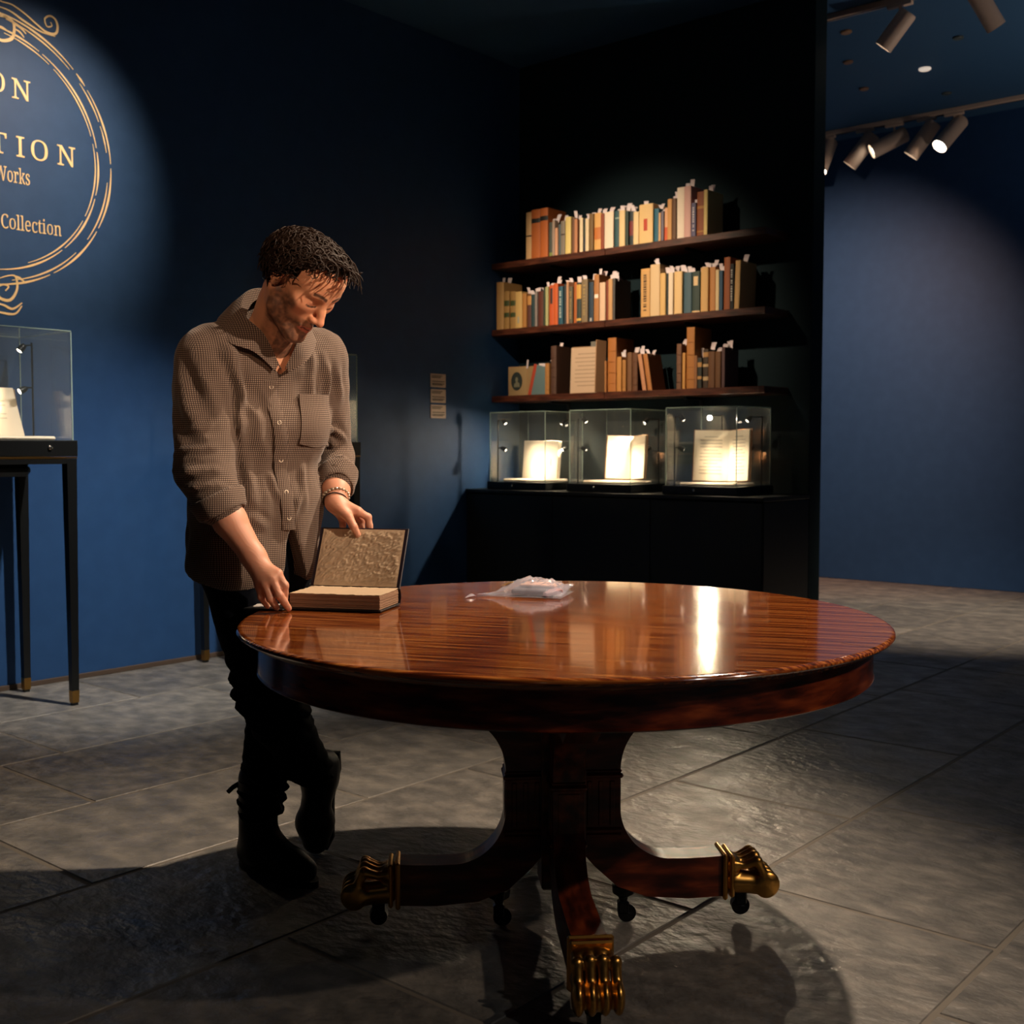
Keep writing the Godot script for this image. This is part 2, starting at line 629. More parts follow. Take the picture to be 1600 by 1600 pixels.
func paw(t: Node3D, mesh_cache: Array, at: Transform3D) -> void:
	# a lion's paw socket: x runs outwards from the collar, four toes side by side in z
	if mesh_cache.is_empty():
		var f := Field.new(Vector3(-0.02, -0.075, -0.065), Vector3(0.145, 0.075, 0.065), 0.0026)
		for s in [-1, 1]: f.cap(Vector3(0.01, -0.02, 0.016 * s), Vector3(0.066, -0.024, 0.018 * s), 0.028, 0.026, 0.01)
		f.cap(Vector3(0.005, 0.02, -0.02), Vector3(0.005, 0.02, 0.02), 0.022, 0.022, 0.01)
		f.ell(Vector3(0.072, -0.026, 0.0), Vector3(0.034, 0.026, 0.046), Basis(), 0.012)
		for k in 4:
			var z := (k - 1.5) * 0.0215
			var z2 := (k - 1.5) * 0.0248
			var y := 0.040 - absf(k - 1.5) * 0.004
			f.cap(Vector3(0.006, y - 0.006, z), Vector3(0.030, y - 0.011, z), 0.0095, 0.0088, 0.004)
			f.cap(Vector3(0.030, y - 0.011, z), Vector3(0.062, y + 0.001, z2), 0.0088, 0.0118, 0.004)
			f.cap(Vector3(0.062, y + 0.001, z2), Vector3(0.078, 0.004, z2), 0.0118, 0.0100, 0.004)
			f.cap(Vector3(0.078, 0.004, z2), Vector3(0.092, -0.012, z2 * 1.05), 0.0100, 0.0120, 0.004)
			f.ell(Vector3(0.086, -0.023, z2 * 1.04), Vector3(0.031, 0.033, 0.0128), Basis(Vector3(0, 0, 1), -0.25), 0.003)
		var g := Geo.new()
		f.into(g, f.net())
		mesh_cache.append(g.mesh())
		g = Geo.new()
		for k in 2: g.box(Vector3(-0.016 + 0.017 * k, 0, 0), Vector3(0.011, 0.112 - 0.008 * k, 0.094 - 0.006 * k), 0.004)
		mesh_cache.append(g.mesh())
		g = Geo.new()
		g.lathe([Vector2(0.0, -0.012), Vector2(0.02, -0.012), Vector2(0.022, 0.012), Vector2(0.0, 0.012)], 20, Transform3D(Basis(Vector3(1, 0, 0), PI / 2), Vector3(0.03, -0.083, 0)))
		g.box(Vector3(0.03, -0.062, 0), Vector3(0.03, 0.034, 0.036), 0.004)
		mesh_cache.append(g.mesh())
	var o := put("paw_foot", mesh_cache[0], M.brass, t)
	o.transform = at
	var c := put("collar", mesh_cache[1], M.brass, o)
	var w := put("caster", mesh_cache[2], M.steel, o)

func table() -> void:
	var t := thing("round_table", "round polished mahogany table on four brass paw feet", "table", Vector3(3.6429, 0, 4.1794), YAW + deg_to_rad(4.5))
	var g := Geo.new()
	# the top, a turned disc with a moulded edge
	g.lathe([Vector2(0.0, 0.712), Vector2(0.70, 0.712), Vector2(0.722, 0.713), Vector2(0.728, 0.717), Vector2(0.7285, 0.721), Vector2(0.737, 0.723), Vector2(0.746, 0.7265), Vector2(0.7498, 0.731), Vector2(0.7485, 0.7355), Vector2(0.744, 0.7388), Vector2(0.738, 0.740), Vector2(0.0, 0.740)], 160, Transform3D(), 0.7)
	part("tabletop", g, M.table_top, t).rotation.y = deg_to_rad(-20)
	g = Geo.new()
	g.box(Vector3(0.545, 0.7397, 0.452), Vector3(0.084, 0.0012, 0.0014), 0.0002, Basis(Vector3.UP, deg_to_rad(-56)))
	part("joint_line", g, plain("180704", 0.5), t)
	g = Geo.new()
	g.lathe([Vector2(0.66, 0.712), Vector2(0.66, 0.636), Vector2(0.702, 0.6335), Vector2(0.7065, 0.637), Vector2(0.7045, 0.643), Vector2(0.7035, 0.712)], 160, Transform3D(), 0.5)
	part("apron", g, M.table_side, t)
	g = Geo.new()
	for a in 4:
		g.box(Vector3(0, 0.675, 0), Vector3(1.30, 0.06, 0.07), 0.004, Basis(Vector3.UP, PI / 4 * a))
	part("underframe", g, M.table_side, t)
	g = Geo.new()
	g.box(Vector3(0, 0.40, 0), Vector3(0.105, 0.60, 0.105), 0.004)
	g.box(Vector3(0, 0.618, 0), Vector3(0.42, 0.05, 0.42), 0.006)
	part("pedestal_core", g, M.table_leg, t)
	# each leg is a sawn slab: flares out under the apron, runs down as a pilaster, then sweeps out to the paw
	var poly := PackedVector2Array()
	poly.append(Vector2(0.03, 0.65))
	poly.append(Vector2(0.46, 0.65)); poly.append(Vector2(0.46, 0.60))
	poly.append_array(arc_pts(Vector2(0.275, 0.380), 0.139, PI * 0.42, PI, 16))
	poly.append_array(arc_pts(Vector2(0.262, 0.288), 0.126, PI, PI * 1.47, 18))
	poly.append(Vector2(0.30, 0.1615)); poly.append(Vector2(0.35, 0.163)); poly.append(Vector2(0.395, 0.166))
	poly.append(Vector2(0.395, 0.068)); poly.append(Vector2(0.30, 0.064)); poly.append(Vector2(0.20, 0.072))
	poly.append(Vector2(0.13, 0.098)); poly.append(Vector2(0.075, 0.148)); poly.append(Vector2(0.03, 0.20))
	var cache := []
	var leg_mesh := []                        # the legs to the sides, and the longer ones to front and back
	for extra in [0.0, 0.085]:
		var turned := Geo.new()
		var flip_poly := PackedVector2Array()
		for p in poly: flip_poly.append(Vector2(p.x + (extra if p.x > 0.28 and p.y < 0.3 else 0.0), -p.y))
		turned.prism(flip_poly, -0.036, 0.036, Transform3D(Basis(Vector3(1, 0, 0), PI / 2), Vector3.ZERO))
		leg_mesh.append(turned.mesh())
	var trims := []
	for y in [0.235, 0.366]:
		var trim := Geo.new()
		trim.box(Vector3(0.09, y, 0), Vector3(0.104, 0.012, 0.086), 0.004)
		trim.box(Vector3(0.09, y + (0.011 if y > 0.3 else -0.011), 0), Vector3(0.098, 0.008, 0.079), 0.003)
		trims.append(trim.mesh())
	var flute := Geo.new()
	for s in [-1, 1]:
		for x in [0.062, 0.089, 0.116]:
			flute.box(Vector3(x, 0.30, s * 0.0365), Vector3(0.012, 0.108, 0.005), 0.0022)
	flute.box(Vector3(0.1365, 0.30, 0), Vector3(0.004, 0.108, 0.05), 0.0018)
	var flute_mesh := flute.mesh()
	var strip := Geo.new()
	strip.box(Vector3(0.1365, 0.30, 0), Vector3(0.006, 0.128, 0.062), 0.002)
	for a in 4:
		var b := Basis(Vector3.UP, PI / 2 * a)
		var o := put("leg", leg_mesh[a % 2], M.table_leg, t)
		o.transform = Transform3D(b, Vector3.ZERO)
		for m: Mesh in trims: put("collar_moulding", m, M.table_leg, o)
		put("fluting", flute_mesh, M.table_leg, o)
		paw(t, cache, Transform3D(b, b * Vector3(0.405 + 0.085 * (a % 2), 0.116, 0)))
		if a % 2 == 0:
			g = Geo.new()
			g.lathe([Vector2(0, 0.045), Vector2(0.008, 0.045), Vector2(0.012, 0.06), Vector2(0.026, 0.07), Vector2(0.028, 0.088), Vector2(0.0, 0.088)], 20)
			g.box(Vector3(0, 0.036, 0), Vector3(0.026, 0.03, 0.024), 0.003)
			g.lathe([Vector2(0.0, -0.008), Vector2(0.021, -0.008), Vector2(0.022, 0.008), Vector2(0.0, 0.008)], 20, Transform3D(Basis(Vector3(1, 0, 0), PI / 2), Vector3(0.008, 0.022, 0)))
			part("inner_caster", g, M.steel, t, b * Vector3(0.15, 0, 0))

# ---------------------------------------------------------------- old book, folder and bag on the table
func book_on_table() -> void:
	var a := world(-0.546, 0.74, 2.823)
	var b := world(-0.319, 0.74, 2.768)
	var e := (b - a).normalized()
	var turn := atan2(-e.z, e.x)
	var t := thing("old_book", "old open book with crinkled endpaper, its cover held upright by the man", "book", a + Vector3(0, 0.0012, 0), turn)
	var w := 0.234
	var dep := 0.135
	var g := Geo.new()
	g.box(Vector3(w / 2, 0.003, -dep / 2), Vector3(w + 0.008, 0.004, dep + 0.008), 0.0012)
	part("lower_cover", g, plain("15100f", 0.5), t)
	# block of leaves: slightly wavy edges
	rng.seed = 31
	var nz := FastNoiseLite.new()
	nz.seed = 8; nz.frequency = 18.0
	g = Geo.new()
	var layers := 14
	for k in layers:
		var y := 0.006 + 0.034 * k / layers
		g.box(Vector3(w / 2 + rng.randf_range(-0.0007, 0.0007), y + 0.0012, -dep / 2 + rng.randf_range(-0.0007, 0.0007)), Vector3(w, 0.00235, dep), 0.0004)
	part("leaves", g, plain("8a6a52", 0.85), t)
	g = Geo.new()
	var rows := []
	for i in 15:
		var row := []
		for j in 25:
			var x := w * j / 24.0
			var z := -dep * i / 14.0
			row.append(Vector3(x, 0.0412 + 0.0016 * nz.get_noise_2d(x * 3.0, z * 5.0) + 0.002 * exp(-pow((z + dep) / 0.02, 2)), z))
		rows.append(row)
	g.sheet(rows, 0.0006)
	part("first_leaf", g, M.page_old, t)
	# the raised cover, leaning back about 27 degrees
	var lean := Basis(Vector3(1, 0, 0), deg_to_rad(-27))
	var hinge := Vector3(0, 0.041, -dep)
	var hgt := 0.166
	var c := Node3D.new()
	c.name = "raised_cover"
	t.add_child(c)
	c.transform = Transform3D(lean, hinge)
	g = Geo.new()
	g.box(Vector3(w / 2, hgt / 2, -0.0025), Vector3(w + 0.008, hgt, 0.0045), 0.0015)
	part("board", g, plain("1c1220", 0.45), c)
	g = Geo.new()
	rows = []
	nz.frequency = 17.0
	nz.fractal_octaves = 4
	for i in 61:
		var row := []
		for j in 81:
			var u := j / 80.0
			var q := i / 60.0
			var amp := 0.0036 * smoothstep(0.0, 0.2, q) * smoothstep(1.0, 0.9, q) * smoothstep(0.0, 0.05, u) * smoothstep(1.0, 0.95, u)
			var px := 0.005 + (w - 0.010) * u
			var py := 0.004 + (hgt - 0.009) * q
			var warp := nz.get_noise_2d(px * 1.3 + 3.0, py * 1.3)
			row.append(Vector3(px, py, 0.0018 + amp * (absf(nz.get_noise_2d(px + warp * 0.14, py + warp * 0.10)) * 1.5 - 0.2 + 0.45 * absf(nz.get_noise_2d(px * 2.3 - py, py * 2.1 + 9.0)) + 0.5 * exp(-u * 7.0) * absf(nz.get_noise_2d(px * 0.5, py * 4.0)) + 0.5 * exp(-(1.0 - u) * 7.0) * absf(nz.get_noise_2d(px * 0.5, py * 4.0 + 5.0)))))
		rows.append(row)
	g.grid(rows)
	part("endpaper", g, M.page_old, c)
	g = Geo.new()
	g.tube([Vector3(0, 0.002, -dep - 0.003), Vector3(0, 0.022, -dep - 0.009), Vector3(0, 0.04, -dep - 0.003)], [0.001], 6)
	g = Geo.new()
	rows = []
	for i in 7:
		var s := i / 6.0
		var bulge := sin(PI * s) * 0.007
		rows.append([Vector3(-0.004, 0.003 + 0.038 * s, -dep - 0.003 - bulge), Vector3(w + 0.004, 0.003 + 0.038 * s, -dep - 0.003 - bulge)])
	g.sheet(rows, 0.002)
	part("spine", g, plain("1c1220", 0.45), t)
	# thin dark folder beside and under the man's hand
	var f := thing("folder", "thin black folder lying at the table edge under the man's fingers", "folder", world(-0.632, 0.7405, 2.862), YAW - 0.24)
	g = Geo.new()
	g.box(Vector3(0.035, 0.0025, 0.0), Vector3(0.105, 0.004, 0.09), 0.0015)
	part("cover", g, plain("0d0e10", 0.4), f)
	g = Geo.new()
	g.box(Vector3(0.02, 0.0055, -0.008), Vector3(0.06, 0.001, 0.05), 0.0003, Basis(Vector3.UP, 0.25))
	part("loose_sheet", g, plain("aaa6a2", 0.7), f)

func bag() -> void:
	var t := thing("plastic_bag", "clear plastic zip bag of folded papers lying on the table", "bag", world(-0.094, 0.7412, 3.083), YAW)
	var nz := FastNoiseLite.new()
	nz.seed = 44; nz.frequency = 11.0; nz.fractal_octaves = 3
	# corners of the bag in its own x, z: left tip, front right, right tip, back
	var p00 := Vector2(0.0, 0.0)
	var p10 := Vector2(0.222, 0.062)
	var p11 := Vector2(0.268, -0.105)
	var p01 := Vector2(0.105, -0.125)
	for side in 2:
		var rows := []
		for i in 27:
			var row := []
			for j in 37:
				var u := j / 36.0
				var q := i / 26.0
				var p := p00.lerp(p10, u).lerp(p01.lerp(p11, u), q)
				var dome := pow(maxf(0.0, sin(PI * u) * sin(PI * q)), 0.55) * smoothstep(0.0, 0.35, u)
				var cr := absf(nz.get_noise_2d(p.x * 3.0, p.y * 3.0)) * 0.012 + 0.004 * nz.get_noise_2d(p.x * 7.0 + 3.0, p.y * 7.0)
				var y := 0.0045 + (0.036 * dome + cr * (0.3 + dome)) if side == 0 else 0.001 + 0.002 * dome * absf(nz.get_noise_2d(p.x * 2.0, p.y * 2.0))
				if side == 0 and u > 0.85: y += (u - 0.85) * 0.10 * q
				row.append(Vector3(p.x, maxf(y, 0.0008 * (2 - side)), p.y))
			rows.append(row)
		var g := Geo.new()
		g.grid(rows, side == 1)
		part("film", g, M.bag, t)
	var g := Geo.new()
	g.box(Vector3(0.15, 0.012, -0.03), Vector3(0.10, 0.014, 0.085), 0.004, Basis(Vector3.UP, -0.25))
	part("grey_packet", g, plain("57515a", 0.5), t)
	g = Geo.new()
	g.box(Vector3(0.172, 0.0255, -0.05), Vector3(0.10, 0.006, 0.075), 0.002, Basis(Vector3.UP, -0.3))
	part("folded_card", g, plain("c99a80", 0.7), t)
	g = Geo.new()
	g.box(Vector3(0.20, 0.012, 0.012), Vector3(0.05, 0.012, 0.045), 0.003, Basis(Vector3.UP, 0.3) * Basis(Vector3(0, 0, 1), 0.2))
	part("pink_paper", g, plain("b08a92", 0.6), t)
	g = Geo.new()
	g.box(Vector3(0.082, 0.031, -0.02), Vector3(0.03, 0.0012, 0.018), 0.0004, Basis(Vector3.UP, -0.4) * Basis(Vector3(0, 0, 1), 0.35))
	part("yellow_sticker", g, plain("d9b240", 0.6), t)
	g = Geo.new()
	g.box(Vector3(0.108, 0.035, -0.07), Vector3(0.024, 0.0012, 0.022), 0.0004, Basis(Vector3.UP, -0.4) * Basis(Vector3(0, 0, 1), 0.3))
	part("green_sticker", g, plain("2f9a6a", 0.6), t)
	var k := thing("wrapper_scrap", "small curl of clear film left of the plastic bag", "scrap", world(-0.125, 0.741, 3.045), YAW)
	g = Geo.new()
	var pts := []
	for i in 12:
		var s := i / 11.0
		pts.append([Vector3(0.028 * s, 0.001 + 0.009 * sin(PI * s) * (0.4 + s), -0.022 * s - 0.0015), Vector3(0.028 * s + 0.002, 0.001 + 0.004 * s, -0.022 * s + 0.002)])
	g.sheet(pts, 0.0004)
	part("film", g, M.bag, k)

# ---------------------------------------------------------------- display cases
func lamp_head(post: Node3D, case_node: Node3D, elbow: Vector3, head: Vector3, to: Vector3, bright: float, energy: float, angle := 38.0) -> void:
	var dir := (to - head).normalized()
	var bas := Basis.looking_at(dir, Vector3.UP if absf(dir.y) < 0.97 else Vector3.RIGHT)
	var fr := Transform3D(bas * Basis(Vector3(1, 0, 0), -PI / 2), head)
	var g := Geo.new()
	g.tube([elbow, elbow.lerp(head, 0.6) + Vector3(0, 0.008, 0), head - dir * 0.02], [0.004], 6)
	g.lathe([Vector2(0, -0.024), Vector2(0.010, -0.024), Vector2(0.0145, -0.012), Vector2(0.0155, 0.014), Vector2(0.0135, 0.014), Vector2(0.013, 0.009), Vector2(0, 0.009)], 16, fr)
	part("lamp_head", g, M.steel, post)
	g = Geo.new()
	g.lathe([Vector2(0.0133, 0.0105), Vector2(0.008, 0.0135), Vector2(0.0, 0.0145)], 14, fr)
	part("lamp_lens", g, glow("fff0d8", bright), post)
	var s := SpotLight3D.new()
	s.name = "lamp_beam"
	s.light_energy = energy; s.light_color = Color(1, 0.91, 0.77)
	s.spot_angle = angle; s.spot_angle_attenuation = 1.0; s.spot_range = 10; s.spot_attenuation = 2.0
	s.light_size = 0.012; s.shadow_enabled = true
	case_node.add_child(s, true)
	s.position = head + dir * 0.02
	s.basis = bas

func vitrine(label: String, group: String, lo: Vector3, hi: Vector3, lock: Vector3, lock_out: Vector3, legs := false) -> Node3D:
	# lo, hi: glass box in world axes; the tray lies under it
	var at := Vector3((lo.x + hi.x) / 2, 0 if legs else lo.y - 0.052, (lo.z + hi.z) / 2)
	var t := thing("display_case", label, "display case", at, 0.0, group)
	var a := lo - at
	var b := hi - at
	var m := (a + b) / 2
	var s := hi - lo
	var tray := 0.07 if legs else 0.05
	var g := Geo.new()
	g.box(Vector3(m.x, a.y - tray / 2, m.z), Vector3(s.x + 0.03, tray, s.z + 0.03), 0.003)
	part("tray", g, M.black, t)
	g = Geo.new()
	var fr := Transform3D(Basis.looking_at(-lock_out, Vector3.UP) * Basis(Vector3(1, 0, 0), PI / 2), lock - at)
	g.lathe([Vector2(0.009, 0), Vector2(0.009, 0.006), Vector2(0.006, 0.008), Vector2(0, 0.008)], 16, fr)
	part("lock", g, M.chrome, t)
	var th := 0.006
	for q in [[Vector3(m.x, m.y, a.z + th / 2), Vector3(s.x, s.y, th)], [Vector3(m.x, m.y, b.z - th / 2), Vector3(s.x, s.y, th)], [Vector3(a.x + th / 2, m.y, m.z), Vector3(th, s.y, s.z - 2 * th)], [Vector3(b.x - th / 2, m.y, m.z), Vector3(th, s.y, s.z - 2 * th)], [Vector3(m.x, b.y + th / 2, m.z), Vector3(s.x, th, s.z)]]:
		g = Geo.new()
		g.box(q[0], q[1], 0.0006)
		part("glass_pane", g, M.glass, t)
	g = Geo.new()
	var e := 0.0045
	for x in [a.x, b.x]:
		for z in [a.z, b.z]: g.box(Vector3(x, m.y, z), Vector3(e, s.y, e), 0.001)
		g.box(Vector3(x, b.y + 0.004, m.z), Vector3(e, e, s.z), 0.001)
	for z in [a.z, b.z]: g.box(Vector3(m.x, b.y + 0.004, z), Vector3(s.x, e, e), 0.001)
	part("lit_glass_edges", g, M.lit_glass_edge, t)
	if legs:
		g = Geo.new()
		g.box(Vector3(m.x, a.y - tray - 0.006, m.z), Vector3(s.x + 0.025, 0.008, s.z + 0.025), 0.001)
		part("gold_line", g, M.gold, t)
		g = Geo.new()
		g.box(Vector3(m.x, a.y - tray - 0.022, m.z), Vector3(s.x + 0.02, 0.022, s.z + 0.02), 0.002)
		part("frame_rail", g, M.black, t)
		g = Geo.new()
		g.box(Vector3(m.x, a.y - tray - 0.06, m.z + 0.06), Vector3(s.x - 0.14, 0.055, s.z - 0.18), 0.02)
		part("drawer_box", g, plain("1b2320", 0.5), t)
		for sx in [-1, 1]:
			for sz in [-1, 1]:
				var top := a.y - tray - 0.012
				var x: float = m.x + sx * (s.x / 2 - 0.012)
				var z: float = m.z + sz * (s.z / 2 - 0.012)
				var rows := []
				g = Geo.new()
				taper(g, Vector3(x, top, z), 0.046, Vector3(x, 0.066, z), 0.031)
				var lg := part("leg", g, M.black, t)
				g = Geo.new()
				taper(g, Vector3(x, 0.066, z), 0.033, Vector3(x, 0.012, z), 0.030)
				part("ferrule", g, M.gold, lg)
				g = Geo.new()
				taper(g, Vector3(x, 0.012, z), 0.024, Vector3(x, 0.0, z), 0.024)
				part("foot_pad", g, M.black, lg)
	return t

func taper(g: Geo, top: Vector3, wt: float, low: Vector3, wl: float) -> void:
	var c := []
	for q in [[top, wt / 2], [low, wl / 2]]:
		for e in [[-1, -1], [1, -1], [1, 1], [-1, 1]]: c.append((q[0] as Vector3) + Vector3(e[0], 0, e[1]) * q[1])
	g.face([c[3], c[2], c[1], c[0]])
	g.face([c[4], c[5], c[6], c[7]])
	for i in 4:
		var j := (i + 1) % 4
		g.face([c[i], c[j], c[4 + j], c[4 + i]])

func post(case_node: Node3D, at: Vector3, top: float) -> MeshInstance3D:
	var g := Geo.new()
	g.tube([at, Vector3(at.x, top, at.z)], [0.0045], 8)
	g.lathe([Vector2(0, 0.0), Vector2(0.012, 0.0), Vector2(0.012, 0.006), Vector2(0.0, 0.006)], 12, Transform3D(Basis(), at))
	return part("lamp_post", g, M.steel, case_node)

func pad(label: String, at: Vector3, size: Vector3) -> void:
	var t := thing("display_pad", label, "display pad", at, 0.0, "padded boards inside the glass cases")
	var g := Geo.new()
	g.box(Vector3(0, size.y / 2, 0), size, size.y * 0.38)
	part("cushion", g, M.cushion, t)

func open_volume(label: String, at: Vector3, turn: float, wl: float, wr: float, hgt: float, open_l: float, open_r: float, lean: float, page: Material, cover: String, lines: bool) -> void:
	# an open book standing on its foot; the two halves swing forward from the spine
	var t := thing("exhibit_book", label, "book", at, turn, "")
	t.basis = t.basis * Basis(Vector3(1, 0, 0), -lean)
	for s in [-1, 1]:
		var w := wl if s < 0 else wr
		var hb := Node3D.new()
		hb.name = "half_volume" if s < 0 else "half_volume_001"
		t.add_child(hb)
		hb.rotation.y = (open_l if s < 0 else -open_r)
		var g := Geo.new()
		g.box(Vector3(s * (w / 2 + 0.004), hgt / 2, -0.004), Vector3(w + 0.012, hgt, 0.005), 0.0015)
		part("board", g, plain(cover, 0.6), hb)
		g = Geo.new()
		var rows := []
		for i in 2:
			var row := []
			for j in 13:
				var u := j / 12.0
				var z := 0.012 - 0.010 * exp(-u * 9.0) + 0.002 * sin(u * PI)
				row.append(Vector3(s * u * w, 0.006 + (hgt - 0.012) * i, z))
			rows.append(row)
		g.grid(rows, s < 0)
		part("page", g, page, hb)
		g = Geo.new()
		g.box(Vector3(s * w / 2, hgt / 2, 0.005), Vector3(w - 0.004, hgt - 0.014, 0.011), 0.002)
		part("leaves", g, M.page, hb)
		if lines:
			g = Geo.new()
			var n := int(hgt / 0.02) - 3
			for k in n:
				g.box(Vector3(s * (w * 0.52), hgt - 0.045 - 0.02 * k, 0.0142), Vector3(w * (0.62 if k % 4 else 0.4), 0.003, 0.0006), 0.0001)
			part("printed_lines", g, plain("8a7c66", 0.9), hb)
	var gs := Geo.new()
	gs.tube([Vector3(0, 0, -0.008), Vector3(0, hgt, -0.008)], [0.008], 8)
	part("spine", gs, plain(cover, 0.6), t)

func cases() -> void:
	# three cases on the cabinet
	var yb := 0.919
	var yt := 1.375
	var span := [[0.168, 0.640], [0.839, 1.305], [1.558, 2.030]]
	var which := ["left glass case on the black cabinet, holding a closed cream book", "middle glass case on the black cabinet, holding a leaning open book", "right glass case on the black cabinet, with the brightest lamp inside"]
	for i in 3:
		var x0: float = span[i][0]
		var x1: float = span[i][1]
		var c := vitrine(which[i], "glass cases on the black cabinet", Vector3(x0, yb, 0.10), Vector3(x1, yt, 0.50), Vector3((x0 + x1) / 2 - 0.03, yb - 0.022, 0.516), Vector3(0, 0, 1))
		var o := c.position
		var mid := Vector3((x0 + x1) / 2, yb + 0.12, 0.30) - o
		var pa := post(c, Vector3(x0 + 0.035, yb, 0.46) - o, 1.33 - o.y)
		var pb := post(c, Vector3(x1 - 0.035, yb, 0.14) - o, 1.33 - o.y)
		lamp_head(pa, c, Vector3(x0 + 0.035, 1.325, 0.46) - o, Vector3(x0 + 0.075, 1.315, 0.44) - o, mid + Vector3(0.03, 0.0, 0.05), 16, 0.42)
		lamp_head(pa, c, Vector3(x0 + 0.035, 1.14, 0.46) - o, Vector3(x0 + 0.08, 1.135, 0.45) - o, mid + Vector3(0.02, -0.02, 0.04), 16, 0.32)
		lamp_head(pb, c, Vector3(x1 - 0.035, 1.325, 0.14) - o, Vector3(x1 - 0.09, 1.31, 0.20) - o, mid + Vector3(-0.10, -0.08, 0.14), 16, [0.6, 0.6, 0.38][i], [64.0, 64.0, 38.0][i])
		lamp_head(pb, c, Vector3(x1 - 0.035, 1.16, 0.24) - o, Vector3(x1 - 0.085, 1.135, 0.19) - o, mid + Vector3(-0.05, -0.08, 0.14), 16, 0.24)
		pad(["cream padded board under the closed book in the left case", "cream padded board under the leaning book in the middle case", "cream padded board under the large open book in the right case"][i], Vector3((x0 + x1) / 2, yb, 0.31), Vector3(x1 - x0 - 0.10, 0.018, 0.24))
		if i == 2:
			var pc := post(c, Vector3(1.73, yb, 0.15) - o, 1.34 - o.y)
			lamp_head(pc, c, Vector3(1.73, 1.335, 0.15) - o, Vector3(1.735, 1.322, 0.30) - o, EYE - o + Vector3(0, -0.45, 0), 600, 1.3, 30.0)
	var t := thing("exhibit_book", "closed cream book standing upright in the left cabinet case", "book", Vector3(0.405, yb + 0.018, 0.27), 0.05)
	t.basis = t.basis * Basis(Vector3(1, 0, 0), -0.10)
	var g := Geo.new()
	g.box(Vector3(0, 0.128, 0.0), Vector3(0.285, 0.256, 0.006), 0.0015)
	g.box(Vector3(0, 0.128, -0.034), Vector3(0.285, 0.256, 0.006), 0.0015)
	g.box(Vector3(-0.141, 0.128, -0.017), Vector3(0.006, 0.256, 0.034), 0.0015)
	part("cover", g, plain("eadfc9", 0.75), t)
	g = Geo.new()
	g.box(Vector3(0.002, 0.128, -0.017), Vector3(0.272, 0.248, 0.028), 0.001)
	part("leaves", g, M.page, t)
	g = Geo.new()
	g.box(Vector3(0.09, 0.11, 0.0035), Vector3(0.006, 0.045, 0.001), 0.0003)
	part("clasp_mark", g, plain("8d8775", 0.7), t)
	open_volume("open book with buckled pages leaning in the middle cabinet case", Vector3(1.135, yb + 0.018, 0.24), 0.25, 0.165, 0.13, 0.285, 0.25, 0.55, 0.14, M.page, "6a4a2c", false)
	open_volume("large open book with printed pages in the right cabinet case", Vector3(1.83, yb + 0.018, 0.235), 0.18, 0.215, 0.165, 0.315, 0.12, 0.45, 0.10, M.page, "6b4524", true)
	g = Geo.new()
	# tall case on legs at the left edge, and its twin behind the man
	var names := ["glass case on tapered black legs at the left edge, a white book inside", "glass case on tapered black legs standing behind the man"]
	var zz := [[3.70, 4.42], [2.035, 2.735]]
	for i in 2:
		var z0: float = zz[i][0]
		var z1: float = zz[i][1]
		var c := vitrine(names[i], "glass cases on tapered legs along the blue wall", Vector3(0.09, 1.173, z0), Vector3(0.55, 1.645, z1), Vector3(0.566, 1.14, z0 + 0.115), Vector3(1, 0, 0), true)
		var o := c.position
		var mid := Vector3(0.32, 1.30, (z0 + z1) / 2) - o
		var pa := post(c, Vector3(0.30, 1.173, z0 + 0.05) - o, 1.61 - o.y)
		lamp_head(pa, c, Vector3(0.30, 1.60, z0 + 0.05) - o, Vector3(0.32, 1.578, z0 + 0.11) - o, mid, 14, 0.40)
		lamp_head(pa, c, Vector3(0.30, 1.41, z0 + 0.05) - o, Vector3(0.32, 1.395, z0 + 0.11) - o, mid + Vector3(0, -0.03, 0), 14, 0.18)
		var pb := post(c, Vector3(0.14, 1.173, z1 - 0.3) - o, 1.61 - o.y)
		if i == 0: lamp_head(pb, c, Vector3(0.14, 1.60, z1 - 0.3) - o, Vector3(0.22, 1.58, z1 - 0.34) - o, mid + Vector3(0.3, -0.1, -0.1), 60, 0.4)
		else: lamp_head(pb, c, Vector3(0.14, 1.60, z1 - 0.3) - o, Vector3(0.525, 1.59, z0 + 0.33) - o, Vector3(0.47, 1.28, z0 + 0.12) - o, 20, 0.5)  # lamp out of view, placed to light the front of the cream book
		pad("cream padded board inside the " + ["left edge case", "case behind the man"][i], Vector3(0.32, 1.173, (z0 + z1) / 2), Vector3(0.36, 0.018, z1 - z0 - 0.10))
		var zb: float = [3.945, 2.20][i]
		var bk := thing("exhibit_book", ["white book propped upright in the case at the left edge", "cream book propped upright in the case behind the man"][i], "book", Vector3([0.30, 0.475][i], 1.191, zb), PI / 2)
		bk.basis = bk.basis * Basis(Vector3(1, 0, 0), -0.28)
		g = Geo.new()
		var wtop := 0.12
		var poly := PackedVector2Array([Vector2(-0.15, 0), Vector2(0.148, 0), Vector2(0.128, -0.222), Vector2(-0.14, -0.222)])
		g.prism(poly, -0.012, 0.012, Transform3D(Basis(Vector3(1, 0, 0), PI / 2), Vector3.ZERO))
		part("leaves", g, M.page, bk)
		g = Geo.new()
		g.box(Vector3(0, 0.112, -0.0155), Vector3(0.30, 0.226, 0.006), 0.002)
		part("back_board", g, plain("8a6f4e", 0.6), bk)
		g = Geo.new()
		for k in 7: g.box(Vector3(-0.01, 0.18 - 0.02 * k, 0.0122), Vector3(0.18 if k % 3 else 0.11, 0.003, 0.0006), 0.0001)
		part("printed_lines", g, plain("b8ab93", 0.9), bk)

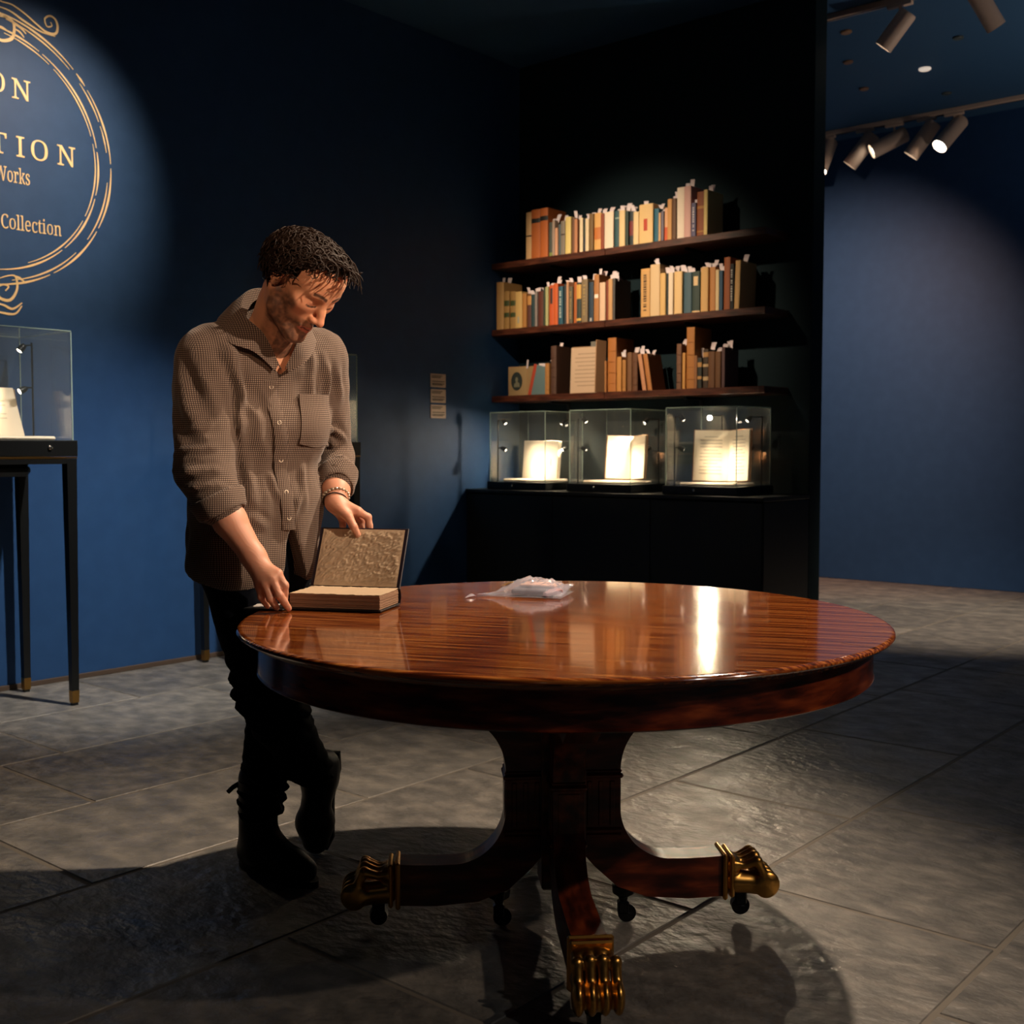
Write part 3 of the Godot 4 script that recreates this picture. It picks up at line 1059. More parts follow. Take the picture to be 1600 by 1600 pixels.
# ---------------------------------------------------------------- cabinet, shelves and their books
func furniture() -> void:
	var t := thing("cabinet", "long low black cabinet carrying three glass cases", "cabinet", Vector3(1.12, 0, 0.283))
	var g := Geo.new()
	g.box(Vector3(0, 0.42, -0.004), Vector3(2.232, 0.838, 0.550), 0.003)
	part("body", g, M.cabinet, t)
	g = Geo.new()
	g.box(Vector3(0, 0.855, 0.0), Vector3(2.24, 0.024, 0.565), 0.003)
	part("top_board", g, M.cabinet, t)
	for k in 3:
		g = Geo.new()
		g.box(Vector3(-0.742 + 0.742 * k, 0.45, 0.2735), Vector3(0.738, 0.77, 0.012), 0.002)
		part("front_panel", g, M.cabinet, t)
	g = Geo.new()
	g.box(Vector3(0, 0.03, 0.262), Vector3(2.2, 0.05, 0.02), 0.002)
	part("plinth", g, M.cabinet, t)
	var y := [1.4994, 1.9538, 2.4057]
	for k in 3:
		var s := thing("wall_shelf", ["lowest of the three dark wooden wall shelves, just above the cases", "middle of the three dark wooden wall shelves", "top one of the three dark wooden wall shelves"][k], "shelf", Vector3(0, y[k], 0), 0.0, "wooden wall shelves")
		for q in [[0.004, 0.962], [0.9635, 2.092]]:
			g = Geo.new()
			g.box(Vector3((q[0] + q[1]) / 2, -0.021, 0.15), Vector3(q[1] - q[0], 0.042, 0.298), 0.003)
			part("board", g, M.shelf, s)
		for x in [0.45, 1.5]:
			g = Geo.new()
			g.box(Vector3(x, -0.05, 0.10), Vector3(0.02, 0.018, 0.20), 0.002)
			g.box(Vector3(x, -0.10, 0.008), Vector3(0.02, 0.12, 0.012), 0.002)
			part("bracket", g, M.black, s)

func ordinal(k: int) -> String:
	var tens := ["", "", "twenty", "thirty"]
	var first := ["", "first", "second", "third", "fourth", "fifth", "sixth", "seventh", "eighth", "ninth", "tenth", "eleventh", "twelfth", "thirteenth", "fourteenth", "fifteenth", "sixteenth", "seventeenth", "eighteenth", "nineteenth"]
	if k < 20: return first[k]
	if k % 10 == 0: return ["", "", "twentieth", "thirtieth"][k / 10]
	return tens[k / 10] + "-" + first[k % 10]

func book(label: String, group: String, at: Vector3, w: float, h: float, dep: float, hex: String, opt: Dictionary) -> Node3D:
	# spine towards +z at "at" (left end of its foot); boards, rounded spine, leaves
	var t := thing("book", label, "book", at + Vector3(w / 2, 0, 0), 0.0, group)
	var hw := w / 2 - 0.0006
	var th := clampf(w * 0.09, 0.0018, 0.0035)
	var bulge := clampf(w * 0.14, 0.001, 0.006)
	var outer := PackedVector2Array()
	var inner := PackedVector2Array()
	for i in 7:
		var a := -PI / 2 + PI * i / 6.0
		outer.append(Vector2(sin(a) * hw, -bulge + cos(a) * bulge))
		inner.append(Vector2(sin(a) * (hw - th), -bulge - th + cos(a) * bulge * 0.7))
	var poly := PackedVector2Array()
	poly.append(Vector2(-hw, -dep))
	poly.append_array(outer)
	poly.append(Vector2(hw, -dep))
	poly.append(Vector2(hw - th, -dep))
	inner.reverse()
	poly.append_array(inner)
	poly.append(Vector2(-hw + th, -dep))
	var g := Geo.new()
	g.prism(poly, 0.0, h)
	part("cover", g, plain(hex, 0.62), t)
	g = Geo.new()
	g.box(Vector3(0, h / 2, -dep / 2 - 0.004), Vector3(2 * (hw - th) - 0.0004, h - 0.008, dep - 0.016), 0.0008)
	part("leaves", g, plain(opt.get("leaf", "b8a78c"), 0.85), t)
	for b: Array in opt.get("bands", []):           # [from, to, colour] as shares of the height: labels and bands on the spine
		g = Geo.new()
		var rows := [[], []]
		for i in 7:
			var a := -PI / 2 + PI * i / 6.0
			var wide: float = b[3] if b.size() > 3 else 1.0
			for e in 2: rows[e].append(Vector3(sin(a) * (hw * wide + 0.0004), h * b[e], -bulge + cos(a) * (bulge + 0.0007)))
		g.sheet(rows, 0.0006)
		part("spine_label", g, plain(b[2], 0.6), t)
	if opt.has("cords"):                            # raised cords across a leather spine
		for k in 4:
			g = Geo.new()
			var pts := []
			for i in 7:
				var a := -PI / 2 + PI * i / 6.0
				pts.append(Vector3(sin(a) * hw, h * (0.16 + 0.2 * k), -bulge + cos(a) * (bulge + 0.0005)))
			g.tube(pts, [0.0026], 6)
			part("raised_band", g, plain(hex, 0.5), t)
	if opt.has("title"):
		g = Geo.new()
		rng.seed = int(at.x * 1000)
		var yy := h * 0.88
		while yy > h * 0.16:
			var l := rng.randf_range(0.006, 0.014)
			g.box(Vector3(0, yy - l / 2, 0.0006), Vector3(w * 0.34, l * 0.8, 0.0012), 0.0003)
			yy -= l + (0.012 if rng.randf() < 0.2 else 0.003)
		part("spine_lettering", g, plain(opt.title, 0.7), t)
	rng.seed = int(at.x * 7919 + at.y * 131)
	for k in opt.get("slips", 0):                   # paper slips standing out of the leaves
		g = Geo.new()
		var sw := rng.randf_range(0.018, 0.030)
		var out := rng.randf_range(0.024, 0.052)
		var bend := rng.randf_range(-0.022, 0.022)
		var rows := []
		for i in 6:
			var s := i / 5.0
			var mid := Vector3(bend * s * s, h - 0.014 + (out + 0.014) * s, 0)
			var turned := Vector3(cos(0.7 * s - 0.2), 0, -sin(0.7 * s - 0.2)) * sw * 0.5
			rows.append([mid - turned, mid + turned])
		g.sheet(rows, 0.0006)
		part("paper_slip", g, M.slip, t, Vector3(rng.randf_range(-0.5, 0.5) * maxf(0.0, w - 0.018), 0, -0.02 - rng.randf_range(0.01, 0.07)))
	return t

func row_of(list: Array, shelf_y: float, where: String, group: String, zs := 0.27) -> void:
	var k := 0
	for b: Array in list:
		k += 1
		var o: Dictionary = b[5] if b.size() > 5 else {}
		var name_: String = b[4]
		var rank := "leftmost" if k == 1 else "rightmost" if k == list.size() else ordinal(k) + " from left"
		var t := book("%s, %s %s" % [name_, rank, where], group, Vector3(b[0], shelf_y, zs - (0.008 if k % 3 == 1 else 0.0) - (o.get("back", 0.0) as float)), b[1], b[2], clampf((b[2] as float) * 0.68, 0.13, 0.2), b[3], o)
		if o.has("lean"): t.rotation.z = o.lean

func books() -> void:
	var S1 := {"slips": 1}
	var S2 := {"slips": 2}
	row_of([
		[0.277, 0.053, 0.318, "cda676", "tan book with thin black spine band", {"bands": [[0.49, 0.515, "1a1512"]]}],
		[0.330, 0.076, 0.326, "b3602a", "wide orange cloth book with black label", {"bands": [[0.73, 0.82, "16191a"]]}],
		[0.407, 0.065, 0.327, "b8622b", "orange cloth book with black label", {"bands": [[0.75, 0.84, "16191a"]]}],
		[0.474, 0.036, 0.228, "4a4f49", "grey-green book with flowered foot", {"slips": 1, "bands": [[0.02, 0.13, "7d8a4a", 0.9]]}],
		[0.511, 0.021, 0.237, "a58f80", "thin pinkish grey book", S1],
		[0.533, 0.024, 0.184, "cf9a7a", "short salmon book", S1],
		[0.557, 0.024, 0.206, "4c5a60", "slate blue book", S2],
		[0.581, 0.036, 0.223, "7e7468", "grey book with dark band", {"slips": 2, "bands": [[0.58, 0.62, "3a2a22"]]}],
		[0.618, 0.047, 0.243, "d6c078", "pale yellow book"],
		[0.667, 0.027, 0.233, "6b4a36", "brown book with paper slip", S2],
		[0.694, 0.026, 0.220, "b47a56", "terracotta book", S1],
		[0.736, 0.027, 0.223, "dcc9a6", "slim cream book", S1],
		[0.764, 0.018, 0.213, "17283a", "thin navy book", {"slips": 1, "bands": [[0.45, 0.9, "21352c"]]}],
		[0.783, 0.028, 0.211, "d8c3a0", "cream book beside a navy one", S1],
		[0.813, 0.033, 0.239, "6f5530", "olive brown book", S1],
		[0.847, 0.056, 0.239, "cf9f5e", "tan book with orange middle band", {"slips": 1, "bands": [[0.30, 0.62, "b96c34"]]}],
		[0.905, 0.027, 0.227, "82391f", "red-brown book", S1],
		[0.933, 0.070, 0.233, "e0cdb8", "thick off-white book", S2],
		[1.006, 0.039, 0.233, "274c52", "dark teal book", {"slips": 2, "bands": [[0.78, 0.82, "8a9a90"]]}],
		[1.047, 0.045, 0.229, "d9bd8c", "thick cream book beside teal", S2],
		[1.093, 0.026, 0.219, "20332c", "dark green book", S1],
		[1.121, 0.032, 0.215, "1f2b30", "dark book with red label", {"slips": 1, "bands": [[0.30, 0.72, "6e2426"]]}],
		[1.155, 0.041, 0.206, "dcc192", "pale cream book"],
		[1.198, 0.102, 0.243, "d9b67e", "very thick cream volume with red square label", {"slips": 1, "bands": [[0.33, 0.63, "b23a22", 0.5]]}],
		[1.304, 0.037, 0.208, "1f5b70", "bright teal blue book", S2],
		[1.344, 0.016, 0.177, "c9a072", "thin short tan book", S1],
		[1.361, 0.020, 0.184, "6a6474", "purple-grey book", S1],
		[1.382, 0.023, 0.202, "d8a37a", "peach book with orange foot", {"slips": 1, "bands": [[0.02, 0.42, "c4542c"]]}],
		[1.407, 0.031, 0.250, "c48f52", "tall tan book", S1],
		[1.439, 0.029, 0.250, "5f4028", "dark brown book", S1],
		[1.469, 0.054, 0.311, "e2d2bf", "tall white book", S1],
		[1.524, 0.049, 0.309, "cfa29a", "tall pink book", S1],
		[1.576, 0.032, 0.204, "5d5a78", "violet book with pale lettering", {"slips": 1, "title": "d8cdd0"}],
		[1.609, 0.052, 0.266, "8a4a2a", "reddish brown book with gold bands", {"bands": [[0.62, 0.68, "b07a3c"], [0.10, 0.13, "b07a3c"]]}],
		[1.662, 0.026, 0.270, "d8bf7c", "slim yellow book", S2],
	], 2.4057, "on the top shelf", "books on the top shelf")
	row_of([
		[0.012, 0.045, 0.329, "c0935a", "tall tan book", S1],
		[0.058, 0.029, 0.326, "c99e66", "tall slim tan book", S1],
		[0.088, 0.048, 0.259, "a9824a", "olive tan book with green labels", {"bands": [[0.62, 0.76, "3f4a25"], [0.32, 0.44, "3f4a25"]]}],
		[0.137, 0.051, 0.255, "a9824a", "second olive tan book with green labels", {"bands": [[0.62, 0.76, "3f4a25"], [0.32, 0.44, "3f4a25"]]}],
		[0.190, 0.060, 0.247, "cfab6a", "yellowish book with grey foot label", {"bands": [[0.14, 0.32, "a9a592", 0.5]]}],
		[0.253, 0.036, 0.231, "b07a3e", "orange-brown book", S1],
		[0.290, 0.037, 0.217, "5a3630", "maroon book with tan top", {"slips": 2, "bands": [[0.70, 0.98, "c08a4c"]]}],
		[0.330, 0.032, 0.219, "1f3a40", "dark teal book", S1],
		[0.363, 0.021, 0.236, "8a7f7c", "thin pale grey book", S1],
		[0.385, 0.050, 0.236, "5a2c22", "thick dark red-brown book", S1],
		[0.436, 0.016, 0.255, "2c3a2c", "thin mottled green book", S1],
		[0.453, 0.025, 0.259, "a8a878", "pale green book", S1],
		[0.479, 0.041, 0.267, "bf5326", "orange book with black label", {"slips": 1, "bands": [[0.54, 0.92, "25272a", 0.8]]}],
		[0.521, 0.038, 0.274, "c45a28", "plain orange book", S1],
		[0.561, 0.040, 0.251, "1f5064", "teal book with white lettering", {"title": "b9c4bd"}],
		[0.602, 0.027, 0.264, "2a3238", "dark slate book", S1],
		[0.630, 0.020, 0.276, "b98a68", "thin pinkish tan book", S1],
		[0.651, 0.031, 0.241, "5b5444", "olive grey book with gilt marks", {"slips": 1, "title": "a08a5a"}],
		[0.685, 0.027, 0.268, "a65a28", "orange-brown slim book", S1],
		[0.713, 0.037, 0.262, "2f3a36", "dark green book with yellow label", {"bands": [[0.60, 0.95, "c89a4a"], [0.06, 0.12, "d0a850"]]}],
		[0.751, 0.052, 0.279, "7c6a50", "thick taupe book with gilt marks", {"slips": 2, "title": "a08a5a"}],
		[0.805, 0.039, 0.256, "24384a", "dark blue book", {"slips": 2, "bands": [[0.03, 0.11, "b8b4ae", 0.6]]}],
		[0.852, 0.042, 0.300, "a9713f", "tall brown book with white label", {"slips": 2, "bands": [[0.50, 0.58, "e8ddd0", 0.9]]}],
		[0.896, 0.047, 0.245, "d9b79a", "thick pale peach book", {"leaf": "a08060"}],
		[0.944, 0.022, 0.255, "7a3620", "thin red-brown book", S2],
		[0.967, 0.032, 0.262, "c39462", "tan book with fanned slips", S2],
		[1.000, 0.020, 0.263, "4a4644", "dark slate end book", {"slips": 2}],
	], 1.9538, "in the middle shelf's left group", "books in the left group on the middle shelf")
	row_of([
		[1.209, 0.068, 0.301, "c89a5e", "thick tan book with dark upright title", {"title": "4a3420"}],
		[1.284, 0.070, 0.319, "d3b58c", "thick pale tan book", S2],
		[1.356, 0.041, 0.260, "d3ab6c", "tan book beneath a tall slip", S1],
		[1.398, 0.018, 0.257, "232a2a", "thin black-green book", S1],
		[1.417, 0.034, 0.257, "e0cdb4", "white book with many slips", S2],
		[1.458, 0.057, 0.259, "dcb882", "thick cream book with orange edge", S2],
		[1.522, 0.055, 0.248, "3f5a66", "slate blue rounded book", S2],
		[1.584, 0.056, 0.247, "2b3c36", "dark green book with cream label", {"slips": 2, "bands": [[0.66, 0.88, "d9b98a", 0.85], [0.01, 0.05, "d9b98a"]]}],
		[1.645, 0.051, 0.266, "cfa468", "tan rounded book", S2],
		[1.703, 0.039, 0.263, "b67c46", "orange-tan book", S2],
		[1.748, 0.023, 0.242, "dcc496", "slim cream book", S2],
		[1.772, 0.024, 0.235, "2c4e68", "blue book", S1],
		[1.798, 0.044, 0.310, "96522c", "tall reddish brown book"],
		[1.843, 0.027, 0.267, "15181a", "black book with white lettering", {"title": "c0bcb4"}],
		[1.872, 0.034, 0.283, "cfa468", "tan end book, slightly tilted", {"slips": 1, "lean": -0.03}],
	], 1.9538, "in the middle shelf's right group", "books in the right group on the middle shelf")
	row_of([
		[0.443, 0.037, 0.208, "a8743c", "small tan leather book", {"slips": 1, "cords": 1}],
		[0.499, 0.047, 0.319, "4f3428", "tall dark brown book", {"slips": 1, "cords": 1}],
		[0.940, 0.016, 0.20, "a06a38", "thin short brown book", S1],
		[0.958, 0.066, 0.344, "a8682f", "tall tan leather book with raised bands", {"cords": 1}],
		[1.034, 0.037, 0.221, "b97f3e", "tan leather book", S2],
		[1.077, 0.029, 0.198, "a8743a", "short tan book", {"slips": 1, "cords": 1}],
		[1.108, 0.037, 0.244, "6f4a2c", "brown leather book", {"slips": 1}],
		[1.152, 0.041, 0.241, "5f3a22", "dark brown leather book with raised bands", {"slips": 1, "cords": 1}],
		[1.232, 0.030, 0.232, "b8805c", "salmon book leaning left", {"slips": 1, "lean": 0.17}],
		[1.266, 0.034, 0.232, "a86c36", "tan book leaning left", {"slips": 2, "lean": 0.17}],
		[1.480, 0.035, 0.276, "6e4a34", "brown leather book standing apart", {"slips": 1, "cords": 1}],
		[1.522, 0.021, 0.219, "c08a48", "pale tan slim book", {}],
		[1.545, 0.057, 0.372, "a46a30", "tallest tan leather book", {"cords": 1}],
		[1.604, 0.022, 0.198, "8a5a34", "short brown book", S1],
		[1.627, 0.031, 0.184, "2a2b26", "dark mottled small book", {"slips": 1, "bands": [[0.3, 0.4, "b08048"], [0.7, 0.85, "b08048"]]}],
		[1.660, 0.038, 0.234, "3a2a1c", "black and tan patterned book", {"slips": 1, "bands": [[0.2, 0.3, "b89a70"], [0.55, 0.62, "b89a70"], [0.8, 0.92, "a87a44"]]}],
		[1.701, 0.046, 0.218, "664226", "brown book with pink slips", S2],
		[1.749, 0.038, 0.216, "6a4628", "brown book under curled slips", S2],
		[1.789, 0.022, 0.240, "5a4040", "thin purplish brown end book", S2],
	], 1.4994, "upright on the lowest shelf", "upright books on the lowest shelf")
	# display pieces on the lowest shelf
	var t := thing("open_book", "small open book showing an oval portrait, left end of the lowest shelf", "book", Vector3(0.20, 1.5004, 0.135), 0.0)
	var g := Geo.new()
	g.box(Vector3(-0.082, 0.104, 0.012), Vector3(0.165, 0.206, 0.005), 0.001, Basis(Vector3.UP, 0.12))
	part("left_board", g, plain("a8845a", 0.7), t)
	g = Geo.new()
	g.box(Vector3(-0.084, 0.104, 0.0155), Vector3(0.152, 0.196, 0.003), 0.0008, Basis(Vector3.UP, 0.12))
	var fp := part("portrait_page", g, plain("a98c62", 0.8), t)
	var q := Transform3D(Basis(Vector3.UP, 0.12) * Basis(Vector3(1, 0, 0), PI / 2), Vector3(-0.092, 0.105, 0.0182))
	g = Geo.new()
	var ov := PackedVector2Array()
	for i in 32: ov.append(Vector2(cos(TAU * i / 32) * 0.046, sin(TAU * i / 32) * 0.064))
	g.prism(ov, 0.0, 0.0008, q)
	part("oval_print", g, plain("26302e", 0.8), fp)
	g = Geo.new()
	ov = PackedVector2Array([Vector2(-0.024, 0.04), Vector2(0.026, 0.04), Vector2(0.022, 0.014), Vector2(0.008, 0.004), Vector2(0.012, -0.016), Vector2(0.004, -0.03), Vector2(-0.008, -0.026), Vector2(-0.012, -0.008), Vector2(-0.006, 0.006), Vector2(-0.02, 0.018)])
	g.prism(ov, 0.0009, 0.0014, q)
	part("pale_figure", g, plain("7c7a64", 0.8), fp)
	g = Geo.new()
	g.box(Vector3(0.06, 0.104, 0.010), Vector3(0.12, 0.206, 0.006), 0.001, Basis(Vector3.UP, -0.3))
	part("right_board", g, plain("4f2f1c", 0.7), t)
	g = Geo.new()
	g.box(Vector3(0.034, 0.104, 0.013), Vector3(0.068, 0.198, 0.006), 0.001, Basis(Vector3.UP, -0.3))
	part("right_page", g, plain("a58a60", 0.8), t)
	g = Geo.new()
	g.box(Vector3(0.0, 0.22, 0.012), Vector3(0.014, 0.06, 0.001), 0.0003, Basis(Vector3(0, 0, 1), -0.1))
	part("paper_slip", g, M.slip, t)
	t = thing("leaning_book", "thin blue-grey book with a red spine leaning on the lowest shelf", "book", Vector3(0.275, 1.5004, 0.215), 0.10)
	t.rotation.z = -0.24
	g = Geo.new()
	g.box(Vector3(0.075, 0.108, 0), Vector3(0.13, 0.214, 0.018), 0.0015)
	part("cover", g, plain("5c7478", 0.75), t)
	g = Geo.new()
	g.box(Vector3(0.004, 0.108, 0.0), Vector3(0.03, 0.216, 0.0205), 0.004)
	part("spine", g, plain("a83c22", 0.7), t)
	g = Geo.new()
	g.box(Vector3(0.05, 0.222, 0.0), Vector3(0.05, 0.02, 0.0008), 0.0002, Basis(Vector3(0, 0, 1), 0.2))
	part("paper_slip", g, M.slip, t)
	t = thing("document_book", "large book standing face out with a pale printed page", "book", Vector3(0.625, 1.4994, 0.225), 0.06)
	t.basis = t.basis * Basis(Vector3(1, 0, 0), -0.05)
	g = Geo.new()
	g.box(Vector3(0.135, 0.155, -0.012), Vector3(0.27, 0.31, 0.005), 0.001)
	part("back_board", g, plain("7a5c40", 0.7), t)
	g = Geo.new()
	g.box(Vector3(0.13, 0.153, -0.004), Vector3(0.25, 0.300, 0.012), 0.001)
	var page := part("page", g, plain("c2a68c", 0.8), t)
	g = Geo.new()
	for k in 9: g.box(Vector3(0.135, 0.26 - 0.026 * k, 0.0022), Vector3(0.15 if k in [0, 3, 8] else 0.19, 0.004, 0.0006), 0.0001)
	part("printed_lines", g, plain("8f7a66", 0.9), page)
	g = Geo.new()
	g.box(Vector3(0.257, 0.168, 0.032), Vector3(0.007, 0.335, 0.09), 0.002, Basis(Vector3.UP, -0.25))
	part("front_board", g, plain("a8805e", 0.7), t)
	g = Geo.new()
	g.box(Vector3(0.185, 0.32, -0.003), Vector3(0.06, 0.035, 0.001), 0.0003)
	part("paper_tab", g, plain("6c6a62", 0.8), t)

# ---------------------------------------------------------------- wall emblem, labels
func spline(p: Array, n: int) -> Array:
	var out := []
	for i in p.size() - 1:
		var a = p[maxi(i - 1, 0)]
		var d = p[mini(i + 2, p.size() - 1)]
		for k in n: out.append(p[i].cubic_interpolate(p[i + 1], a, d, float(k) / n))
	out.append(p[p.size() - 1])
	return out

func stroke(g: Geo, p: Array, w0: float, w1: float, w2: float) -> void:        # p: Vector2 on the wall; widths at start, middle, end
	var r := []
	var l := []
	for i in p.size():
		var d: Vector2 = ((p[mini(i + 1, p.size() - 1)] as Vector2) - (p[maxi(i - 1, 0)] as Vector2)).normalized()
		var s := float(i) / (p.size() - 1)
		var w := lerpf(w0, w1, s * 2) if s < 0.5 else lerpf(w1, w2, s * 2 - 1)
		var e := Vector2(-d.y, d.x) * w * 0.5
		r.append(Vector3(p[i].x - e.x, p[i].y - e.y, 0.003))
		l.append(Vector3(p[i].x + e.x, p[i].y + e.y, 0.003))
	g.sheet([r, l], 0.0026)

func emblem() -> void:
	var t := thing("wall_emblem", "gold round emblem with scrolls and lettering on the blue wall", "wall sign", Vector3(0, 2.52, 3.79), PI / 2)
	var sf := SystemFont.new()
	sf.font_names = PackedStringArray(["Droid Serif"])
	for q in [["O", 0.012, 0.255, 0.098, 0.0], ["N", 0.125, 0.245, 0.098, 0.0], ["T", 0.02, -0.02, 0.100, 0.0], ["I", 0.140, -0.02, 0.100, 0.0], ["O", 0.212, -0.02, 0.100, 0.0], ["N", 0.342, -0.02, 0.100, 0.0], ["Works", 0.035, -0.145, 0.068, 0.0], ["Collection", 0.06, -0.362, 0.066, 0.0]]:
		var tm := TextMesh.new()
		tm.font = sf
		tm.text = q[0]
		tm.font_size = 64
		tm.depth = 0.003
		# capital height is about 0.71 of the font size
		tm.pixel_size = (q[3] as float) / (64 * 0.71) * (0.93 if (q[0] as String).length() < 2 else 0.98)
		tm.horizontal_alignment = HORIZONTAL_ALIGNMENT_LEFT
		tm.vertical_alignment = VERTICAL_ALIGNMENT_BOTTOM
		tm.curve_step = 1.0
		var o := put("lettering", tm, M.sign, t)
		var box := tm.get_aabb()
		var want := {"Works": 0.167, "Collection": 0.294}
		if want.has(q[0]): o.scale.x = want[q[0]] / box.size.x
		o.position = Vector3((q[1] as float) - box.position.x * o.scale.x, (q[2] as float) - box.position.y, 0.0018)
	# two rings of two strokes each, broken like pen work
	for ring in [[0.6235, 0.011, [[-88, -62], [-60, -30], [-28, 1], [3, 36], [38, 44], [46, 84], [96, 178], [182, 268]]], [0.606, 0.008, [[-80, -45], [-36, -6], [8, 20], [22, 40], [47, 80], [100, 170], [190, 262]]], [0.5555, 0.010, [[-86, -50], [-48, -16], [-14, 8], [10, 60], [62, 86], [95, 175], [180, 265]]], [0.5395, 0.007, [[-70, -30], [-27, 12], [16, 52], [55, 80], [100, 160], [190, 255]]]]:
		for a: Array in ring[2]:
			var g := Geo.new()
			var p := []
			for i in 25:
				var w := deg_to_rad(lerpf(a[0], a[1], i / 24.0))
				p.append(Vector2(cos(w), sin(w)) * ring[0])
			stroke(g, p, 0.003, ring[1], 0.003)
			part("ring_stroke", g, M.sign, t)
	for side in [1, -1]:
		var lines := [
			[[Vector2(0.02, 0.695), Vector2(0.079, 0.672), Vector2(0.136, 0.670), Vector2(0.202, 0.643), Vector2(0.25, 0.615), Vector2(0.299, 0.591), Vector2(0.344, 0.594), Vector2(0.357, 0.628), Vector2(0.346, 0.661), Vector2(0.318, 0.670), Vector2(0.293, 0.648), Vector2(0.303, 0.618), Vector2(0.328, 0.626), Vector2(0.322, 0.643)], 0.012],
			[[Vector2(0.04, 0.645), Vector2(0.12, 0.640), Vector2(0.19, 0.612), Vector2(0.27, 0.586), Vector2(0.344, 0.582)], 0.010],
			[[Vector2(0.0, 0.62), Vector2(0.08, 0.612), Vector2(0.145, 0.590), Vector2(0.21, 0.570)], 0.010],
			[[Vector2(0.02, 0.588), Vector2(0.078, 0.603), Vector2(0.125, 0.603), Vector2(0.143, 0.577), Vector2(0.136, 0.525), Vector2(0.105, 0.500), Vector2(0.070, 0.497), Vector2(0.05, 0.53), Vector2(0.075, 0.556), Vector2(0.105, 0.548)], 0.016],
			[[Vector2(0.03, -0.60), Vector2(0.10, -0.575), Vector2(0.125, -0.585), Vector2(0.127, -0.64), Vector2(0.094, -0.69), Vector2(0.045, -0.685), Vector2(0.03, -0.645), Vector2(0.06, -0.622), Vector2(0.088, -0.628), Vector2(0.072, -0.65)], 0.014],
			[[Vector2(0.0, -0.705), Vector2(0.06, -0.716), Vector2(0.105, -0.730), Vector2(0.151, -0.698)], 0.012],
			[[Vector2(0.0, -0.74), Vector2(0.05, -0.752), Vector2(0.115, -0.752), Vector2(0.150, -0.712)], 0.011],
			[[Vector2(0.14, 0.585), Vector2(0.175, 0.575), Vector2(0.20, 0.555)], 0.009], [[Vector2(0.14, 0.565), Vector2(0.17, 0.555), Vector2(0.19, 0.535)], 0.009],
			[[Vector2(0.11, -0.575), Vector2(0.14, -0.583), Vector2(0.165, -0.598)], 0.012]]
		for q: Array in lines:
			var g := Geo.new()
			var p := []
			for v: Vector2 in q[0]: p.append(Vector2(v.x * side, v.y))
			stroke(g, spline(p, 6), 0.004, q[1], 0.005)
			part("scroll_stroke", g, M.sign, t)

func wall_labels() -> void:
	var y := [1.584, 1.483, 1.382]
	for k in 3:
		var t := thing("wall_label", ["top one of the three small pale wall labels", "middle one of the three small pale wall labels", "lowest of the three small pale wall labels"][k], "wall label", Vector3(0.0, y[k], 0.83), PI / 2, "small wall labels left of the shelves")
		var g := Geo.new()
		g.box(Vector3(0, 0, 0.003), Vector3(0.142, 0.088, 0.005), 0.001)
		var p := part("plate", g, plain("cdb6a6", 0.6), t)
		g = Geo.new()
		for q in [[0.030, 0.10, -0.012], [0.020, 0.086, -0.02], [-0.006, 0.118, 0.0], [-0.020, 0.118, 0.0], [-0.028, 0.10, -0.008]]:
			g.box(Vector3(q[2], q[0], 0.0058), Vector3(q[1], 0.0055, 0.0006), 0.0001)
		part("printed_lines", g, plain("4a4440", 0.8), p)


# ---------------------------------------------------------------- the man
# All joints are written as metres right of the eye, above the floor, and ahead of the eye.
func V(x: float, y: float, d: float) -> Vector3:
	return Vector3(x, y, -d)

const FOOT := Vector3(-0.66, 0, -3.06)
var SIDE := Vector3(0.788, 0, -0.616)          # the man's left
var FRONT := Vector3(0.616, 0, 0.788)          # where his chest faces
var HL := Vector3(0.530, 0, -0.848)            # head: his left, crown, face
var HU := Vector3(0.620, 0.682, 0.387)
var HN := Vector3(0.578, -0.731, 0.361)
var HC := Vector3(-0.503, 1.543, -2.82)
const HS := 1.0

func hp(x: float, y: float, z: float) -> Vector3:
	return Vector3(x, y, z)             # in the head's own axes, between the ears

func hl(p: Vector3) -> Vector3:
	var q := p - HC
	return Vector3(q.dot(HL), q.dot(HU), q.dot(HN)) / HS

func ho(p: Vector3) -> Vector3:
	return HC + (HL * p.x + HU * p.y + HN * p.z) * HS

func lin(hex: String) -> Color:
	return Color(hex).srgb_to_linear()

func hand(f: Field, wrist: Vector3, wr: float, fingers: Array) -> void:
	# fingers: [knuckle, middle joint, tip, radius at knuckle, radius at tip]
	for q: Array in fingers:
		var k: Vector3 = q[0]
		f.cap(wrist, k, wr * 0.72, (q[3] as float) * 1.28, 0.012)
	for q: Array in fingers:
		var a: Vector3 = q[0]
		var b: Vector3 = q[1]
		var c: Vector3 = q[2]
		var r0: float = q[3]
		var r1: float = q[4]
		var mid := b.lerp(c, 0.5)
		f.cap(a, b, r0 * 1.08, r0 * 0.93, 0.0035)
		f.ell(b, Vector3.ONE * r0 * 1.0, Basis(), 0.003)
		f.cap(b, mid, r0 * 0.93, r0 * 0.86, 0.003)
		f.cap(mid, c, r0 * 0.88, r1, 0.003)

